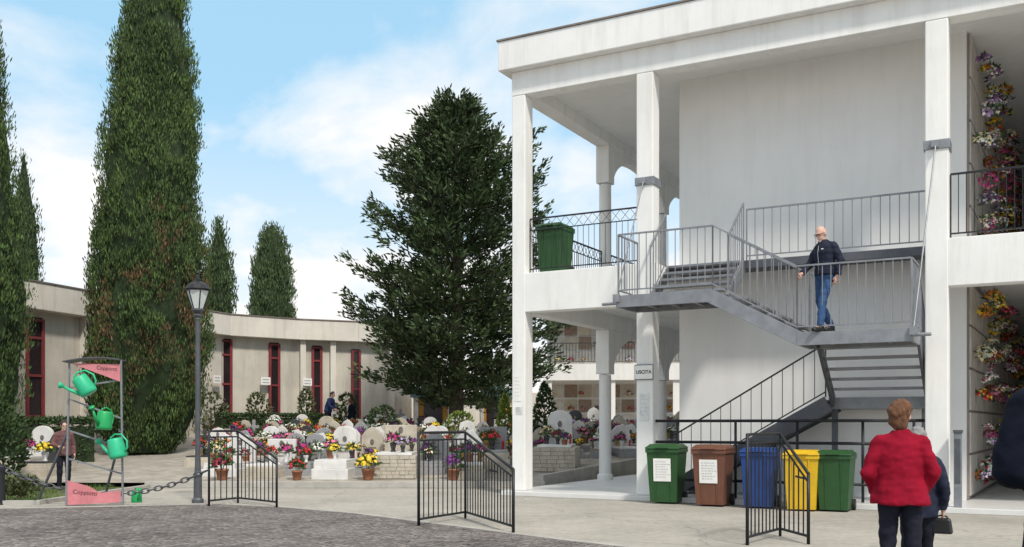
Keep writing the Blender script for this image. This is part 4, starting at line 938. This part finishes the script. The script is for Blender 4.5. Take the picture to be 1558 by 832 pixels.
mb=MB(); mb.prism(ot+[(a,b-.02) for a,b in reversed(ot)],lambda a,b,s:(a,-.14+.5*s,b)); mb.build('top_plate',M['steeld'],RK)
mb=MB(); mb.prism([(-hw+.06,HT-.07),(hw-.02,HT-.08),(hw-.02,HT-.40)],lambda a,b,s:(a,-.05+.012*s,b)); sg=mb.build('top_sign',M['pinksign'],RK)
text_part('sign_text','Coppiotti',.095,M['inkfade'],sg,(.22,-.053,HT-.16),(math.radians(90),math.radians(4),0))
mb=MB(); mb.prism([(-hw+.0,.02),(hw,.06),(hw,.27),(.1,.24),(-.1,.36),(-hw+.0,.47)],lambda a,b,s:(a,-.07+.012*s,b)); sg=mb.build('bottom_sign',M['pinksign'],RK)
text_part('sign_text','Coppiotti',.11,M['inkfade'],sg,(-.16,-.073,.24),(math.radians(90),math.radians(6),0))
def can(label,loc,rot,m,sc=1.):
    t=T('watering_can',label,'watering can',loc,0,'green watering cans'); t.rotation_euler=rot; t.scale=(sc,)*3
    mb=MB(); mb.lathe([(.115,0),(.125,.012),(.13,.05),(.115,.26),(.108,.29),(.09,.295),(.085,.27)],20); mb.build('body',m,t,smooth=True)
    mb=MB(); mb.path([(-.11,0,.06),(-.2,0,.18),(-.26,0,.29)],[.034,.024,.018],10); mb.build('spout',m,t,smooth=True)
    mb=MB(); mb.path([(-.25,0,.28),(-.29,0,.33),(-.295,0,.335)],[.018,.05,.05],12); mb.build('spout_rose',m,t,smooth=True)
    mb=MB(); mb.path([(.12,0,.06),(.18,0,.12),(.195,0,.22),(.13,0,.33),(.02,0,.36),(-.06,0,.33),(-.08,0,.28)],[.014]*7,8); mb.build('handle',m,t,smooth=True)
def rp(x,y,z): return p+Matrix.Rotation(.12,3,'Z')@V((x,y,z))
can('light green watering can hung tilted at the top of the rack',rp(-.04,-.2,2.05),(0,math.radians(-32),.15),M['can'],1.22)
can('darker green watering can hung upright in the middle of the rack',rp(.2,-.2,1.40),(0,math.radians(6),1.2),M['cand'],1.12)
can('light green watering can hung at the lower right of the rack',rp(.47,-.2,.88),(0,math.radians(-14),-.25),M['can'],1.22)
pc=G(208,764); can('small green watering can standing on the pavement beside the rack',pc,(0,0,2.2),M['cand'],.78)

# ------------------------------------------------------------ wheelie bins
def bin_(label,loc,rz,m,sticker=False,sc=1.,group='wheelie bins under the staircase'):
    t=T('wheelie_bin',label,'bin',loc,rz,group); t.scale=(sc,)*3
    mb=MB(); mb.taper((-.235,.235,-.27,.24),(-.285,.285,-.345,.31),.03,.96); mb.taper((-.30,.30,-.365,.32),(-.30,.30,-.365,.32),.90,.965)
    for x in (-.13,.13): mb.taper((x-.012,x+.012,-.282,-.27),(x-.012,x+.012,-.357,-.345),.06,.9)
    mb.build('body',m,t,bevel=.018)
    mb=MB(); mb.taper((-.305,.305,-.385,.33),(-.30,.30,-.37,.32),.968,1.0); mb.taper((-.29,.29,-.36,.31),(-.24,.24,-.28,.25),1.0,1.05); mb.box(-.12,.12,-.42,-.37,.975,.998); mb.build('lid',m,t,bevel=.015)
    mb=MB(); mb.path([(-.25,.31,.94),(-.25,.39,.97),(.25,.39,.97),(.25,.31,.94)],.016,8); mb.build('handle',m,t,smooth=True)
    for x in (-.25,.25):
        mb=MB(); mb.lathe([(.1,-.025),(.1,.025)],18,(x*1.06,.25,.1),M=Matrix.Rotation(math.radians(90),3,'Y')); wl=mb.build('wheel',M['rubber'],t,bevel=.008)
        mb=MB(); mb.lathe([(.045,-.029),(.045,.029)],12,(x*1.06,.25,.1),M=Matrix.Rotation(math.radians(90),3,'Y')); mb.build('hub',M['steeld'],wl)
    mb=MB(); mb.path([(-.26,.25,.1),(.26,.25,.1)],.012,8); mb.build('axle',M['steeld'],t)
    if sticker:
        tl=.075/.93; f=lambda x,z,e:(x,-.27-tl*(z-.03)-e,z)
        mb=MB(); mb.add([f(-.16,.4,.016),f(.15,.4,.016),f(.15,.8,.016),f(-.16,.8,.016)],[(0,1,2,3)]); s=mb.build('sticker',M['paper'],t,fix=False)
        mb=MB(); r=random.Random(len(label))
        for k in range(7):
            z=.74-.045*k; x=-.12
            while x<.06+.05*(k%2):
                q=r.uniform(.02,.05); mb.add([f(x,z,.02),f(x+q,z,.02),f(x+q,z+.008,.02),f(x,z+.008,.02)],[(0,1,2,3)]); x+=q+.014
        mb.build('print',M['greyink'],s,fix=False)
for px,py,m,st,lb,sc in ((1015,765,'bing',1,'green wheelie bin with white sticker beside the white pillar',1.07),(1086,769,'binb',1,'brown wheelie bin with white sticker',1.07),(1157,772,'binbl',0,'blue wheelie bin behind the bent railing',1.03),(1222,776,'biny',0,'yellow wheelie bin between the blue and green bins',1.0),(1272,777,'bing',0,'dark green wheelie bin rightmost in the row, next to the yellow one',1.0)):
    bin_(lb,G(px,py),ANG+rf.uniform(-.1,.1),M[m],st,sc)
bin_('green wheelie bin standing on the upper gallery behind the railing',W(.72,.62,ZF),ANG,M['bing'],False,1.02,None)
t=T('meter_post','narrow grey metal post cabinet beside the right pillar','cabinet',W(8.62,-.15,0),ANG)
mb=MB(); mb.box(-.06,.06,-.06,.08,.1,1.35); mb.build('body',M['steel'],t,bevel=.01); mb=MB(); mb.box(-.07,.07,-.075,.09,1.35,1.4); mb.build('cap',M['steeld'],t); mb=MB(); mb.box(-.045,.045,-.066,-.061,.5,1.25); mb.build('door',M['steeld'],t)
